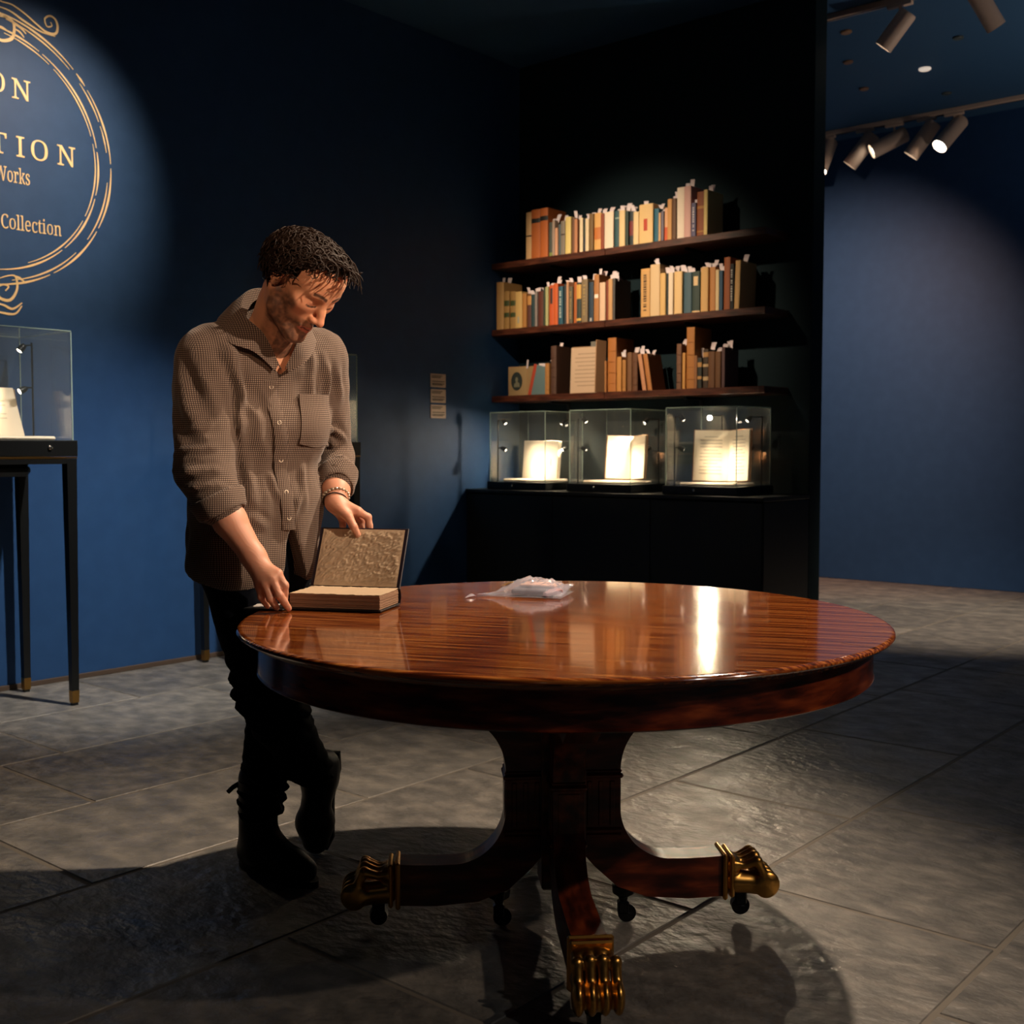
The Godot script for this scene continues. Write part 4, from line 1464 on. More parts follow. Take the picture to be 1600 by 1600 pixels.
func person() -> void:
	var t := thing("person", "curly dark-haired man in a checked brown shirt leaning over the round table, opening a book", "person", world(FOOT.x, 0, -FOOT.z), YAW)
	var body := Geo.new()
	# hidden trunk under the shirt, neck and chest
	var f := Field.new(V(-0.95, 0.75, 3.3), V(-0.30, 1.60, 2.62), 0.0105)
	f.cap(V(-0.685, 0.87, 3.03) - SIDE * 0.05, V(-0.685, 0.87, 3.03) + SIDE * 0.05, 0.085, 0.085, 0.03)
	f.cap(V(-0.68, 1.00, 3.03) - SIDE * 0.05, V(-0.68, 1.00, 3.03) + SIDE * 0.05, 0.085, 0.085, 0.03)
	f.cap(V(-0.647, 1.20, 3.0) - SIDE * 0.06, V(-0.647, 1.20, 3.0) + SIDE * 0.06, 0.112, 0.112, 0.06)
	f.cap(V(-0.637, 1.345, 2.985) - SIDE * 0.06, V(-0.637, 1.345, 2.985) + SIDE * 0.06, 0.094, 0.094, 0.06)
	f.cap(V(-0.757, 1.375, 2.88), V(-0.749, 1.078, 2.83), 0.055, 0.044, 0.03)
	f.cap(V(-0.503, 1.375, 3.08), V(-0.492, 1.10, 3.185), 0.053, 0.042, 0.03)
	f.cap(V(-0.749, 1.078, 2.83), V(-0.70, 0.985, 2.815), 0.043, 0.040, 0.02)
	f.cap(V(-0.492, 1.10, 3.185), V(-0.467, 1.05, 3.1), 0.042, 0.038, 0.02)
	f.cap(V(-0.630, 1.375, 2.970), V(-0.580, 1.50, 2.90), 0.062, 0.052, 0.05)
	f.into(body, f.net(), FOOT)
	var skin := lin("cf9471")
	for i in body.c.size(): body.c[i] = skin
	# head
	f = Field.new(Vector3(-0.10, -0.24, -0.13), Vector3(0.10, 0.145, 0.135), 0.0027)
	var hb := Basis()
	f.ell(hp(0, 0.030, -0.010), Vector3(0.077, 0.074, 0.098), Basis(Vector3(1, 0, 0), -0.24), 0.02)
	f.ell(hp(0, 0.028, 0.037), Vector3(0.066, 0.072, 0.052), hb, 0.03)
	f.ell(hp(0, -0.035, 0.036), Vector3(0.058, 0.068, 0.050), hb, 0.03)
	for s in [-1.0, 1.0]:
		f.cap(hp(s * 0.056, -0.045, -0.002), hp(s * 0.050, -0.078, 0.016), 0.017, 0.016, 0.02)
		f.cap(hp(s * 0.050, -0.078, 0.016), hp(s * 0.012, -0.112, 0.070), 0.017, 0.017, 0.022)
		f.ell(hp(s * 0.043, -0.020, 0.058), Vector3(0.024, 0.020, 0.020), hb, 0.02)
	f.cap(hp(-0.010, -0.110, 0.077), hp(0.010, -0.110, 0.077), 0.016, 0.016, 0.014)
	f.cap(hp(0, -0.062, 0.072), hp(0, -0.085, 0.074), 0.022, 0.020, 0.018)
	for s in [-1.0, 1.0]:
		f.cap(hp(s * 0.010, 0.017, 0.087), hp(s * 0.044, 0.019, 0.073), 0.008, 0.008, 0.012)
		f.ell(hp(s * 0.032, -0.003, 0.098), Vector3(0.019, 0.013, 0.016), hb, 0.010, true)
		f.ell(hp(s * 0.032, -0.004, 0.0690), Vector3(0.0155, 0.0130, 0.0150), hb, 0.004)
		f.cap(hp(s * 0.019, -0.0125, 0.0815), hp(s * 0.045, -0.0115, 0.0765), 0.0022, 0.0022, 0.003)
	f.cap(hp(0, 0.016, 0.084), hp(0, -0.018, 0.100), 0.0085, 0.0085, 0.010)
	f.cap(hp(0, -0.018, 0.100), hp(0, -0.037, 0.1125), 0.0085, 0.0105, 0.008)
	for s in [-1.0, 1.0]:
		f.ell(hp(s * 0.0118, -0.041, 0.099), Vector3(0.0075, 0.0078, 0.0115), hb, 0.007)
		f.ell(hp(s * 0.007, -0.0475, 0.1075), Vector3(0.0035, 0.0035, 0.005), hb, 0.003, true)
	f.cap(hp(-0.019, -0.0705, 0.085), hp(0.0, -0.0660, 0.0955), 0.0045, 0.0058, 0.005)
	f.cap(hp(0.019, -0.0705, 0.085), hp(0.0, -0.0660, 0.0955), 0.0045, 0.0058, 0.005)
	f.cap(hp(-0.015, -0.0785, 0.086), hp(0.015, -0.0785, 0.086), 0.006, 0.006, 0.006)
	f.cap(hp(0, -0.0785, 0.090), hp(0, -0.0785, 0.0925), 0.0065, 0.0065, 0.006)
	f.cap(hp(-0.021, -0.0728, 0.092), hp(0.021, -0.0728, 0.092), 0.0012, 0.0012, 0.003, true)
	f.cap(hp(0, -0.0728, 0.101), hp(0, -0.0728, 0.103), 0.0012, 0.0012, 0.004, true)
	for s in [-1.0, 1.0]:       # ears
		f.ell(hp(s * 0.077, -0.004, -0.012), Vector3(0.008, 0.027, 0.016), hb * Basis(Vector3(1, 0, 0), -0.25), 0.006)
		f.cap(hp(s * 0.083, 0.020, -0.018), hp(s * 0.085, 0.006, -0.031), 0.0045, 0.0045, 0.004)
		f.cap(hp(s * 0.083, 0.020, -0.018), hp(s * 0.080, 0.016, -0.002), 0.0045, 0.004, 0.004)
		f.cap(hp(s * 0.085, 0.006, -0.031), hp(s * 0.081, -0.020, -0.018), 0.0045, 0.004, 0.004)
		f.ell(hp(s * 0.085, 0.002, -0.014), Vector3(0.006, 0.013, 0.007), hb, 0.004, true)
		f.ell(hp(s * 0.077, -0.027, -0.009), Vector3(0.006, 0.008, 0.007), hb, 0.005)
	f.cap(hp(0, -0.045, -0.035), hl(V(-0.612, 1.42, 2.945)), 0.052, 0.056, 0.03)
	f.cap(hp(-0.04, -0.05, -0.02), hl(V(-0.604, 1.38, 2.935)), 0.015, 0.022, 0.03)
	f.cap(hp(0.0, -0.085, 0.02), hl(V(-0.604, 1.37, 2.935)), 0.026, 0.03, 0.04)
	var made := f.net()
	var mv: PackedVector3Array = made[0]
	for i in mv.size(): mv[i] = ho(mv[i])
	made[0] = mv
	var first := f.into(body, made, FOOT)
	var stub := lin("5a4034")
	var lip := lin("b86a58")
	var dark := lin("1d120d")
	var blush := lin("d08a6c")
	var nz := FastNoiseLite.new()
	nz.seed = 4
	nz.frequency = 60.0
	for i in range(first, body.v.size()):
		var p := hl(body.v[i] + FOOT)
		var x := p.x
		var y := p.y
		var z := p.z
		var ax := absf(x)
		var c := skin
		c = c.lerp(blush, 0.5 * exp(-(pow(ax - 0.045, 2) + pow(y + 0.025, 2)) / 0.0006) + 0.5 * exp(-(x * x + pow(y + 0.035, 2)) / 0.0003))
		# beard shadow: jaw, chin, upper lip
		var line := -0.060 + 0.050 * smoothstep(0.044, 0.074, ax)
		var jaw := smoothstep(line + 0.012, line - 0.012, y) * smoothstep(-0.014, 0.004, z)
		if ax < 0.03 and y > -0.067 and y < -0.05: jaw = maxf(jaw, 0.8 * smoothstep(0.03, 0.02, ax) * smoothstep(-0.05, -0.055, y))
		if y < -0.125 and z < 0.04: jaw *= 0.6
		c = c.lerp(stub, clampf(jaw * (0.82 + 0.45 * nz.get_noise_3dv(p)), 0, 0.95))
		if z > 0.078 and ax < 0.0225 and y < -0.0635 + 0.006 * absf(x) / 0.02 * -1.0 and y > -0.0855 + ax * 0.25: c = lip
		if z > 0.05 and ax > 0.009 and ax < 0.051:
			var bw := 0.0185 + 0.006 * sin(clampf((ax - 0.009) / 0.042, 0, 1) * PI * 0.8)
			c = c.lerp(dark, 0.92 * smoothstep(0.0055, 0.003, absf(y - bw)) * smoothstep(0.051, 0.044, ax))
			var lash := -0.0105 - 0.0035 * cos((ax - 0.032) / 0.0135 * 1.4)
			if absf(ax - 0.032) < 0.0145: c = c.lerp(dark, 0.95 * smoothstep(0.0028, 0.0014, absf(y - lash)))
			if absf(ax - 0.032) < 0.013: c = c.lerp(lin("8a4c3c"), 0.5 * smoothstep(0.002, 0.001, absf(y - 0.0065)))  # shade of the lid fold painted into the skin colour
		if absf(y + 0.0728) < 0.0014 and ax < 0.021 and z > 0.08: c = lin("4a201a")  # shade in the gap between the lips, painted dark
		body.c[i] = c
	# right forearm and hand: fingers reach down to the table edge
	f = Field.new(V(-0.80, 0.72, 2.89), V(-0.515, 1.07, 2.71), 0.0031)
	f.cap(V(-0.745, 1.06, 2.83), V(-0.688, 0.960, 2.815), 0.041, 0.041, 0.01)
	f.cap(V(-0.688, 0.960, 2.815), V(-0.628, 0.872, 2.802), 0.041, 0.028, 0.01)
	f.cap(V(-0.628, 0.872, 2.802), V(-0.612, 0.848, 2.797), 0.0275, 0.026, 0.02)
	hand(f, V(-0.617, 0.853, 2.797), 0.029, [
		[V(-0.566, 0.834, 2.778), V(-0.5485, 0.806, 2.775), V(-0.551, 0.768, 2.788), 0.0105, 0.0078],
		[V(-0.577, 0.822, 2.768), V(-0.559, 0.784, 2.762), V(-0.5405, 0.7495, 2.782), 0.0108, 0.0078],
		[V(-0.594, 0.812, 2.768), V(-0.581, 0.776, 2.764), V(-0.570, 0.7505, 2.786), 0.0103, 0.0075],
		[V(-0.611, 0.808, 2.776), V(-0.605, 0.778, 2.774), V(-0.594, 0.7535, 2.792), 0.0092, 0.0068]])
	f.cap(V(-0.607, 0.84, 2.815), V(-0.586, 0.806, 2.826), 0.014, 0.0115, 0.012)
	f.cap(V(-0.586, 0.806, 2.826), V(-0.566, 0.768, 2.818), 0.0112, 0.0085, 0.004)
	first = f.into(body, f.net(), FOOT)
	# left forearm and hand: thumb in front of the book's cover, fingers behind it
	f = Field.new(V(-0.545, 0.89, 3.21), V(-0.335, 1.11, 2.94), 0.0031)
	f.cap(V(-0.474, 1.09, 3.17), V(-0.467, 1.025, 3.065), 0.040, 0.036, 0.01)
	f.cap(V(-0.467, 1.025, 3.065), V(-0.464, 0.997, 3.035), 0.034, 0.027, 0.015)
	hand(f, V(-0.463, 0.993, 3.032), 0.029, [
		[V(-0.404, 0.972, 3.020), V(-0.379, 0.956, 3.034), V(-0.371, 0.913, 3.034), 0.0105, 0.0078],
		[V(-0.417, 0.966, 3.034), V(-0.399, 0.945, 3.052), V(-0.396, 0.908, 3.042), 0.0105, 0.0078],
		[V(-0.434, 0.960, 3.044), V(-0.424, 0.936, 3.062), V(-0.423, 0.903, 3.048), 0.0100, 0.0075],
		[V(-0.452, 0.957, 3.048), V(-0.449, 0.934, 3.062), V(-0.448, 0.907, 3.052), 0.0090, 0.0068]])
	f.cap(V(-0.452, 0.982, 3.015), V(-0.424, 0.957, 2.998), 0.0165, 0.0125, 0.012)
	f.cap(V(-0.424, 0.957, 2.998), V(-0.410, 0.934, 2.988), 0.0120, 0.0105, 0.004)
	f.cap(V(-0.410, 0.934, 2.988), V(-0.400, 0.912, 2.992), 0.0105, 0.0085, 0.003)
	f.into(body, f.net(), FOOT)
	for i in range(first, body.v.size()): body.c[i] = lin("c08a70")
	var sm := StandardMaterial3D.new()
	sm.vertex_color_use_as_albedo = true
	sm.roughness = 0.52
	sm.subsurf_scatter_enabled = true; sm.subsurf_scatter_strength = 0.12
	part("body", body, sm, t)
	hair(t)
	shirt(t)
	trousers(t)
	boots(t)
	# bracelet on the left wrist
	var g := Geo.new()
	var cen := V(-0.4655, 1.006, 3.046)
	var ax_ := (V(-0.464, 0.997, 3.035) - V(-0.467, 1.025, 3.065)).normalized()
	var e1 := ax_.cross(Vector3(1, 0.2, 0)).normalized()
	var e2 := ax_.cross(e1)
	for k in 22:
		var a := TAU * k / 22
		var c := cen + (e1 * cos(a) + e2 * sin(a)) * 0.0335 + ax_ * 0.006 * sin(a)
		g.ball(c - FOOT, Vector3(0.0062, 0.0042, 0.0046), 8)
	part("bracelet", g, plain("b8aa98", 0.3, 0.9), t)
	g = Geo.new()
	var ring := []
	for k in 33:
		var a := TAU * k / 32
		ring.append(cen - ax_ * -0.012 + (e1 * cos(a) + e2 * sin(a)) * 0.0318 - FOOT)
	g.tube(ring, [0.0018], 6)
	part("wrist_cord", g, plain("2a1d18", 0.7), t)

func hair(t: Node3D) -> void:
	var f := Field.new(Vector3(-0.13, -0.12, -0.16), Vector3(0.13, 0.17, 0.13), 0.0045)
	f.ell(hp(0, 0.030, -0.014), Vector3(0.083, 0.074, 0.101), Basis(Vector3(1, 0, 0), -0.24), 0.02)
	f.ell(hp(0, 0.000, -0.062), Vector3(0.076, 0.066, 0.052), Basis(), 0.03)
	f.half(hp(0, 0.082, 0.076), (Vector3(0, -0.55, 0.83)).normalized(), 0.01)
	for s in [-1.0, 1.0]: f.ell(hp(s * 0.08, -0.035, 0.035), Vector3(0.035, 0.06, 0.055), Basis(), 0.01, true)
	f.half(hp(0, -0.058, -0.07), Vector3(0, -1, 0.25).normalized(), 0.01)
	f.ell(hp(0, -0.03, 0.09), Vector3(0.075, 0.100, 0.06), Basis(), 0.01, true)
	var g := Geo.new()
	var made_ := f.net()
	var mv: PackedVector3Array = made_[0]
	var nz := FastNoiseLite.new()
	nz.seed = 9
	nz.frequency = 34.0
	for i in mv.size():
		var q := mv[i]
		mv[i] = ho(q + (q - Vector3(0, 0.04, -0.02)).normalized() * 0.007 * nz.get_noise_3dv(q))
	made_[0] = mv
	f.into(g, made_, FOOT)
	var hm := StandardMaterial3D.new()
	hm.albedo_color = Color("20150f")
	hm.roughness = 0.55
	hm.metallic_specular = 0.28
	var cap := StandardMaterial3D.new()
	cap.albedo_color = Color("120c0a")
	cap.roughness = 0.95
	cap.metallic_specular = 0.1
	var o := part("hair", g, cap, t)
	# curls: little helices of hair standing from the scalp and falling with gravity
	g = Geo.new()
	rng.seed = 77
	var made := 0
	var grav := Vector3(0, -HU.y, -HN.y)
	while made < 1700:
		var th := rng.randf() * TAU
		var cy := rng.randf_range(-0.8, 1.0)
		var cr := sqrt(1.0 - cy * cy)
		var n := Vector3(cr * cos(th), cy, cr * sin(th))
		n = Basis(Vector3(1, 0, 0), -0.24) * (n * Vector3(0.080, 0.073, 0.101))
		var p := Vector3(0, 0.030, -0.014) + n
		n = n.normalized()
		if p.z > -0.035:
			var line := lerpf(-0.012, 0.090, clampf((p.z + 0.035) / 0.092, 0, 1)) + 0.004 * smoothstep(0.0, 0.06, p.z)
			if p.y < line: continue
		elif p.y < -0.052: continue
		made += 1
		var front := smoothstep(0.015, 0.075, p.z) * smoothstep(0.05, 0.09, p.y)
		var back := smoothstep(-0.05, -0.10, p.z)
		var len := rng.randf_range(0.022, 0.044) + 0.100 * front + 0.022 * back
		if p.y < 0.01: len *= 0.8
		if p.z > 0.02 and p.y < lerpf(-0.012, 0.090, clampf((p.z + 0.035) / 0.092, 0, 1)) + 0.010: len *= 0.45
		var out := (n + Vector3(rng.randf_range(-0.6, 0.6), rng.randf_range(-0.4, 0.4), rng.randf_range(-0.4, 0.5)) + Vector3(0, 0.55, 1.3) * front).normalized()
		var side := out.cross(Vector3(0.3, 1, 0.2)).normalized()
		var up := side.cross(out)
		var rad := rng.randf_range(0.006, 0.012) + 0.003 * front
		var turns := rng.randf_range(1.1, 2.1)
		var ph := rng.randf() * TAU
		var pts := []
		for k in 13:
			var s := k / 12.0
			var a := ph + TAU * turns * s
			var q := p + out * len * 0.66 * s + grav * len * (0.45 * s * s * (1.0 - front) + 0.42 * s * s * s * front) + (side * cos(a) + up * sin(a)) * rad * minf(1.0, s * 3.0)
			pts.append(ho(q) - FOOT)
		g.tube(pts, [0.0024, 0.0027, 0.0029, 0.0029, 0.0029, 0.0029, 0.0028, 0.0027, 0.0025, 0.0022, 0.0018, 0.0013, 0.0007], 4)
	var curls := part("curls", g, hm, o)
	curls.set_meta("kind", "stuff")

func shirt(t: Node3D) -> void:
	var f := Field.new(V(-0.98, 0.74, 3.33), V(-0.30, 1.56, 2.66), 0.0072)
	f.cap(V(-0.673, 0.84, 3.010) - SIDE * 0.058, V(-0.673, 0.84, 3.010) + SIDE * 0.052, 0.121, 0.121, 0.06)
	f.cap(V(-0.664, 1.00, 3.012) - SIDE * 0.058, V(-0.664, 1.00, 3.012) + SIDE * 0.054, 0.124, 0.122, 0.08)
	f.cap(V(-0.650, 1.20, 3.0) - SIDE * 0.07, V(-0.647, 1.20, 3.0) + SIDE * 0.066, 0.124, 0.120, 0.08)
	f.cap(V(-0.640, 1.345, 2.985) - SIDE * 0.095, V(-0.637, 1.345, 2.985) + SIDE * 0.095, 0.100, 0.098, 0.05)
	f.cap(V(-0.655, 1.43, 3.02), V(-0.742, 1.372, 2.905), 0.066, 0.062, 0.05)
	f.cap(V(-0.655, 1.43, 3.02), V(-0.512, 1.385, 3.075), 0.066, 0.060, 0.04)
	f.cap(V(-0.757, 1.348, 2.885), V(-0.756, 1.28, 2.873), 0.079, 0.078, 0.04)
	f.cap(V(-0.756, 1.28, 2.873), V(-0.754, 1.085, 2.832), 0.078, 0.073, 0.010)
	f.cap(V(-0.754, 1.085, 2.832), V(-0.716, 1.003, 2.818), 0.073, 0.060, 0.010)
	f.cap(V(-0.505, 1.372, 3.08), V(-0.505, 1.30, 3.11), 0.072, 0.066, 0.03)
	f.cap(V(-0.505, 1.30, 3.11), V(-0.495, 1.115, 3.185), 0.066, 0.058, 0.010)
	f.cap(V(-0.492, 1.115, 3.185), V(-0.468, 1.050, 3.095), 0.060, 0.050, 0.012)
	# neck opening and the V at the front
	f.cap(V(-0.622, 1.42, 2.960), V(-0.560, 1.56, 2.85), 0.062, 0.066, 0.010, true)
	f.cap(V(-0.574, 1.328, 2.901), V(-0.585, 1.43, 2.900), 0.012, 0.062, 0.005, true)
	# open below the last button, tails rounded
	for k in 6: f.cap(V(-0.590, 0.965, 2.945) + SIDE * 0.022 + FRONT * 0.02 * (k - 1), V(-0.590, 0.72, 2.945) + SIDE * 0.040 + FRONT * 0.02 * (k - 1), 0.002, 0.05, 0.005, true)
	f.half(V(-0.66, 0.815, 3.02), (Vector3(0, -1, 0) + SIDE * 0.06 - FRONT * 0.30).normalized(), 0.006)
	# sleeve ends
	var made := f.net()
	var vs: PackedVector3Array = made[0]
	var g := Geo.new()
	f.into(g, made, Vector3.ZERO)
	# creases: [from, to, depth, width]
	var cr := [
		[V(-0.735, 1.44, 2.86), V(-0.655, 1.20, 2.868), 0.009, 0.014], [V(-0.70, 1.36, 2.86), V(-0.672, 1.10, 2.89), 0.011, 0.013], [V(-0.665, 1.12, 2.88), V(-0.655, 0.98, 2.895), 0.008, 0.014],
		[V(-0.80, 1.36, 2.81), V(-0.72, 1.18, 2.79), -0.008, 0.02], [V(-0.83, 1.27, 2.84), V(-0.74, 1.11, 2.78), -0.007, 0.018],
		[V(-0.83, 1.12, 2.80), V(-0.70, 1.14, 2.78), 0.008, 0.010], [V(-0.83, 1.08, 2.80), V(-0.69, 1.085, 2.77), 0.009, 0.010], [V(-0.82, 1.05, 2.80), V(-0.68, 1.045, 2.77), 0.008, 0.009], [V(-0.82, 1.16, 2.79), V(-0.70, 1.20, 2.79), 0.006, 0.012],
		[V(-0.545, 1.42, 3.0), V(-0.50, 1.22, 2.96), 0.007, 0.012], [V(-0.50, 1.37, 3.0), V(-0.47, 1.24, 3.03), 0.009, 0.012], [V(-0.47, 1.36, 3.03), V(-0.45, 1.26, 3.08), 0.006, 0.012],
		[V(-0.50, 1.20, 3.03), V(-0.42, 1.15, 3.12), 0.008, 0.010], [V(-0.52, 1.16, 3.05), V(-0.42, 1.11, 3.10), 0.009, 0.010], [V(-0.52, 1.11, 3.05), V(-0.43, 1.085, 3.07), 0.007, 0.009],
		[V(-0.61, 1.22, 2.87), V(-0.565, 1.05, 2.89), -0.007, 0.016], [V(-0.60, 1.12, 2.88), V(-0.55, 0.98, 2.895), 0.006, 0.012], [V(-0.66, 1.30, 2.87), V(-0.585, 1.21, 2.86), -0.007, 0.018],
		[V(-0.51, 1.14, 2.94), V(-0.50, 0.98, 2.94), 0.006, 0.014], [V(-0.73, 1.0, 2.90), V(-0.60, 0.935, 2.88), 0.007, 0.014], [V(-0.76, 0.95, 2.92), V(-0.63, 0.89, 2.88), -0.006, 0.014], [V(-0.80, 0.96, 2.98), V(-0.80, 0.86, 2.98), 0.008, 0.02],
		[V(-0.84, 1.20, 2.98), V(-0.83, 0.95, 3.02), 0.010, 0.02], [V(-0.50, 1.05, 2.93), V(-0.54, 0.93, 2.90), 0.005, 0.010]]
	var nz := FastNoiseLite.new()
	nz.seed = 21; nz.frequency = 7.0; nz.fractal_octaves = 3
	for i in g.v.size():
		var p := g.v[i]
		var m := 0.006 * nz.get_noise_3d(p.x * 1.4, p.y * 0.8, p.z * 1.4)
		for q: Array in cr:
			var a: Vector3 = q[0]
			var ab: Vector3 = (q[1] as Vector3) - a
			var s := clampf((p - a).dot(ab) / ab.length_squared(), 0, 1)
			var away := p - a - ab * s
			away -= g.n[i] * away.dot(g.n[i])
			var dd := away.length() / (q[3] as float)
			if dd < 2.5 and (p - a - ab * s).length() < 0.10: m -= 1.35 * (q[2] as float) * (exp(-dd * dd) - 0.45 * exp(-(dd - 1.4) * (dd - 1.4) * 2.0)) * sin(PI * clampf(s, 0.06, 0.94))
		g.v[i] = p + g.n[i] * m
	for i in g.n.size(): g.n[i] = Vector3.ZERO
	g.smooth_from(0, 0)
	# own axes turned with the chest, so that the weave runs true on it
	var turn := Basis(SIDE, Vector3.UP, FRONT)
	var o := Node3D.new()
	o.name = "shirt"
	t.add_child(o)
	o.basis = turn
	var back := turn.transposed()
	for i in g.v.size():
		g.v[i] = back * (g.v[i] - FOOT)
		g.n[i] = back * g.n[i]
	part("cloth", g, M.check, o)
	# collar: stands round the neck and folds over
	var N := [V(-0.573, 1.333, 2.892), V(-0.604, 1.400, 2.862), V(-0.656, 1.450, 2.887), V(-0.655, 1.500, 2.935), V(-0.628, 1.522, 2.980), V(-0.597, 1.505, 3.005), V(-0.550, 1.455, 2.973), V(-0.541, 1.400, 2.913), V(-0.567, 1.333, 2.897)]
	var T := [V(-0.576, 1.340, 2.884), V(-0.608, 1.418, 2.852), V(-0.664, 1.472, 2.880), V(-0.668, 1.528, 2.938), V(-0.636, 1.548, 2.992), V(-0.592, 1.530, 3.015), V(-0.540, 1.475, 2.978), V(-0.533, 1.412, 2.905), V(-0.563, 1.338, 2.890)]
	var B := [V(-0.586, 1.328, 2.880), V(-0.630, 1.372, 2.842), V(-0.690, 1.396, 2.828), V(-0.735, 1.455, 2.900), V(-0.705, 1.505, 3.02), V(-0.600, 1.490, 3.06), V(-0.512, 1.430, 3.02), V(-0.508, 1.362, 2.915), V(-0.556, 1.326, 2.890)]
	var n1 := spline(N, 6)
	var t1 := spline(T, 6)
	var b1 := spline(B, 6)
	var rows := [[], [], [], [], []]
	for i in n1.size():
		rows[0].append(back * (n1[i] - FOOT))
		rows[1].append(back * ((t1[i] as Vector3).lerp(n1[i], 0.12) - FOOT))
		rows[2].append(back * ((t1[i] as Vector3).lerp(b1[i], 0.10) + Vector3(0, 0.004, 0) - FOOT))
		rows[3].append(back * ((t1[i] as Vector3).lerp(b1[i], 0.55) + Vector3(0, 0.006, 0) - FOOT))
		rows[4].append(back * (b1[i] - FOOT))
	g = Geo.new()
	g.sheet(rows, 0.0025)
	part("collar", g, M.check, o)
	# placket and buttons down the front
	var line := []
	var key := [V(-0.560, 1.305, 2.84), V(-0.552, 1.24, 2.84), V(-0.543, 1.16, 2.86), V(-0.537, 1.08, 2.87), V(-0.532, 1.00, 2.88), V(-0.527, 0.93, 2.885)]
	for p: Vector3 in spline(key, 6): line.append(f.hit(p + FRONT * 0.2, -FRONT, 0.5))
	var r0 := []
	var r1 := []
	var r2 := []
	for i in line.size():
		var p: Vector3 = line[i] + FRONT * 0.0045
		r0.append(back * (p - SIDE * 0.017 - FRONT * 0.004 - FOOT))
		r1.append(back * (p - FOOT))
		r2.append(back * (p + SIDE * 0.017 - FRONT * 0.0045 - FOOT))
	g = Geo.new()
	g.sheet([r2, r1, r0], 0.003)
	part("placket", g, M.check, o)
	for k in [2, 9, 16, 22, 27]:
		if k >= line.size(): continue
		g = Geo.new()
		var fr := Transform3D(Basis(Vector3(1, 0, 0), PI / 2), back * ((line[k] as Vector3) + FRONT * 0.0045 - FOOT))
		g.lathe([Vector2(0.0058, 0), Vector2(0.0058, 0.0018), Vector2(0.0048, 0.0026), Vector2(0.0035, 0.0018), Vector2(0, 0.0018)], 14, fr)
		part("button", g, plain("d8cbb8", 0.4), o)
	# breast pocket
	rows = []
	for i in 9:
		var row := []
		for j in 8:
			var y := 1.275 - 0.128 * i / 8.0
			if i == 8: y -= 0.010 * (1.0 - absf(j - 3.5) / 3.5)
			var base := V(-0.535, y, 2.9) + SIDE * (0.022 + 0.098 * j / 7.0)
			row.append(back * (f.hit(base + FRONT * 0.25, -FRONT, 0.6) + FRONT * (0.006 + (0.002 if i < 2 else 0.0)) - FOOT))
		rows.append(row)
	rows.reverse()
	g = Geo.new()
	g.sheet(rows, 0.006)
	part("pocket", g, M.check, o)
	# rolled cuffs
	for q in [[V(-0.722, 1.015, 2.82), V(-0.703, 0.972, 2.812), 0.066, 0.058], [V(-0.4685, 1.070, 3.115), V(-0.467, 1.034, 3.074), 0.052, 0.047]]:
		var a: Vector3 = q[0]
		var b: Vector3 = q[1]
		var d := (b - a).normalized()
		var e1 := d.cross(Vector3.UP).normalized()
		var e2 := e1.cross(d)
		g = Geo.new()
		var prof := [[0.10, 0.80], [-0.02, 0.98], [0.02, 1.06], [0.2, 1.10], [0.5, 1.06], [0.85, 1.05], [1.0, 1.0], [1.02, 0.93], [0.9, 0.86]]
		rows = []
		for e: Array in prof:
			var row := []
			for k in 33:
				var w := -TAU * k / 32
				var wob := 1.0 + 0.03 * sin(w * 3.0 + (e[0] as float) * 2.0) + 0.015 * sin(w * 7.0)
				var rad: float = lerpf(q[2], q[3], e[0]) * (e[1] as float) * wob
				row.append(back * (a.lerp(b, e[0]) + d * 0.006 * sin(w * 2.0 + 1.0) + (e1 * cos(w) + e2 * sin(w)) * rad - FOOT))
			rows.append(row)
		g.grid(rows, true, true)
		part("cuff", g, M.check, o)

func trousers(t: Node3D) -> void:
	var f := Field.new(V(-0.90, 0.10, 3.28), V(-0.42, 1.09, 2.78), 0.008)
	f.cap(V(-0.715, 0.86, 3.0), V(-0.64, 0.86, 3.09), 0.108, 0.106, 0.04)
	f.cap(V(-0.705, 0.83, 2.99), V(-0.632, 0.52, 2.93), 0.104, 0.074, 0.03)
	f.cap(V(-0.632, 0.52, 2.93), V(-0.600, 0.44, 2.955), 0.074, 0.070, 0.03)
	f.cap(V(-0.600, 0.44, 2.955), V(-0.545, 0.265, 3.105), 0.070, 0.056, 0.03)
	f.cap(V(-0.635, 0.83, 3.10), V(-0.645, 0.44, 3.085), 0.098, 0.068, 0.03)
	f.cap(V(-0.645, 0.44, 3.085), V(-0.678, 0.17, 3.07), 0.068, 0.060, 0.02)
	f.cap(V(-0.69, 0.95, 3.03) - SIDE * 0.05, V(-0.69, 0.95, 3.03) + SIDE * 0.055, 0.107, 0.107, 0.03)
	f.half(V(-0.66, 0.145, 3.07), Vector3(0.1, -1, 0).normalized(), 0.006)
	var g := Geo.new()
	f.into(g, f.net(), FOOT)
	var nz := FastNoiseLite.new()
	nz.seed = 31; nz.frequency = 9.0
	for i in g.v.size():
		var p := g.v[i] + FOOT
		var knee := exp(-pow((p.y - 0.50) / 0.09, 2)) + 0.9 * exp(-pow((p.y - 0.22) / 0.07, 2))
		g.v[i] += g.n[i] * (0.004 * nz.get_noise_3dv(p) + 0.008 * knee * sin(p.y * 190.0 + p.x * 60.0 + 4.0 * nz.get_noise_3dv(p * 0.7)))
	for i in g.n.size(): g.n[i] = Vector3.ZERO
	g.smooth_from(0, 0)
	var m := plain("080c14", 0.9, 0.0, 0.2)
	part("trousers", g, m, t)

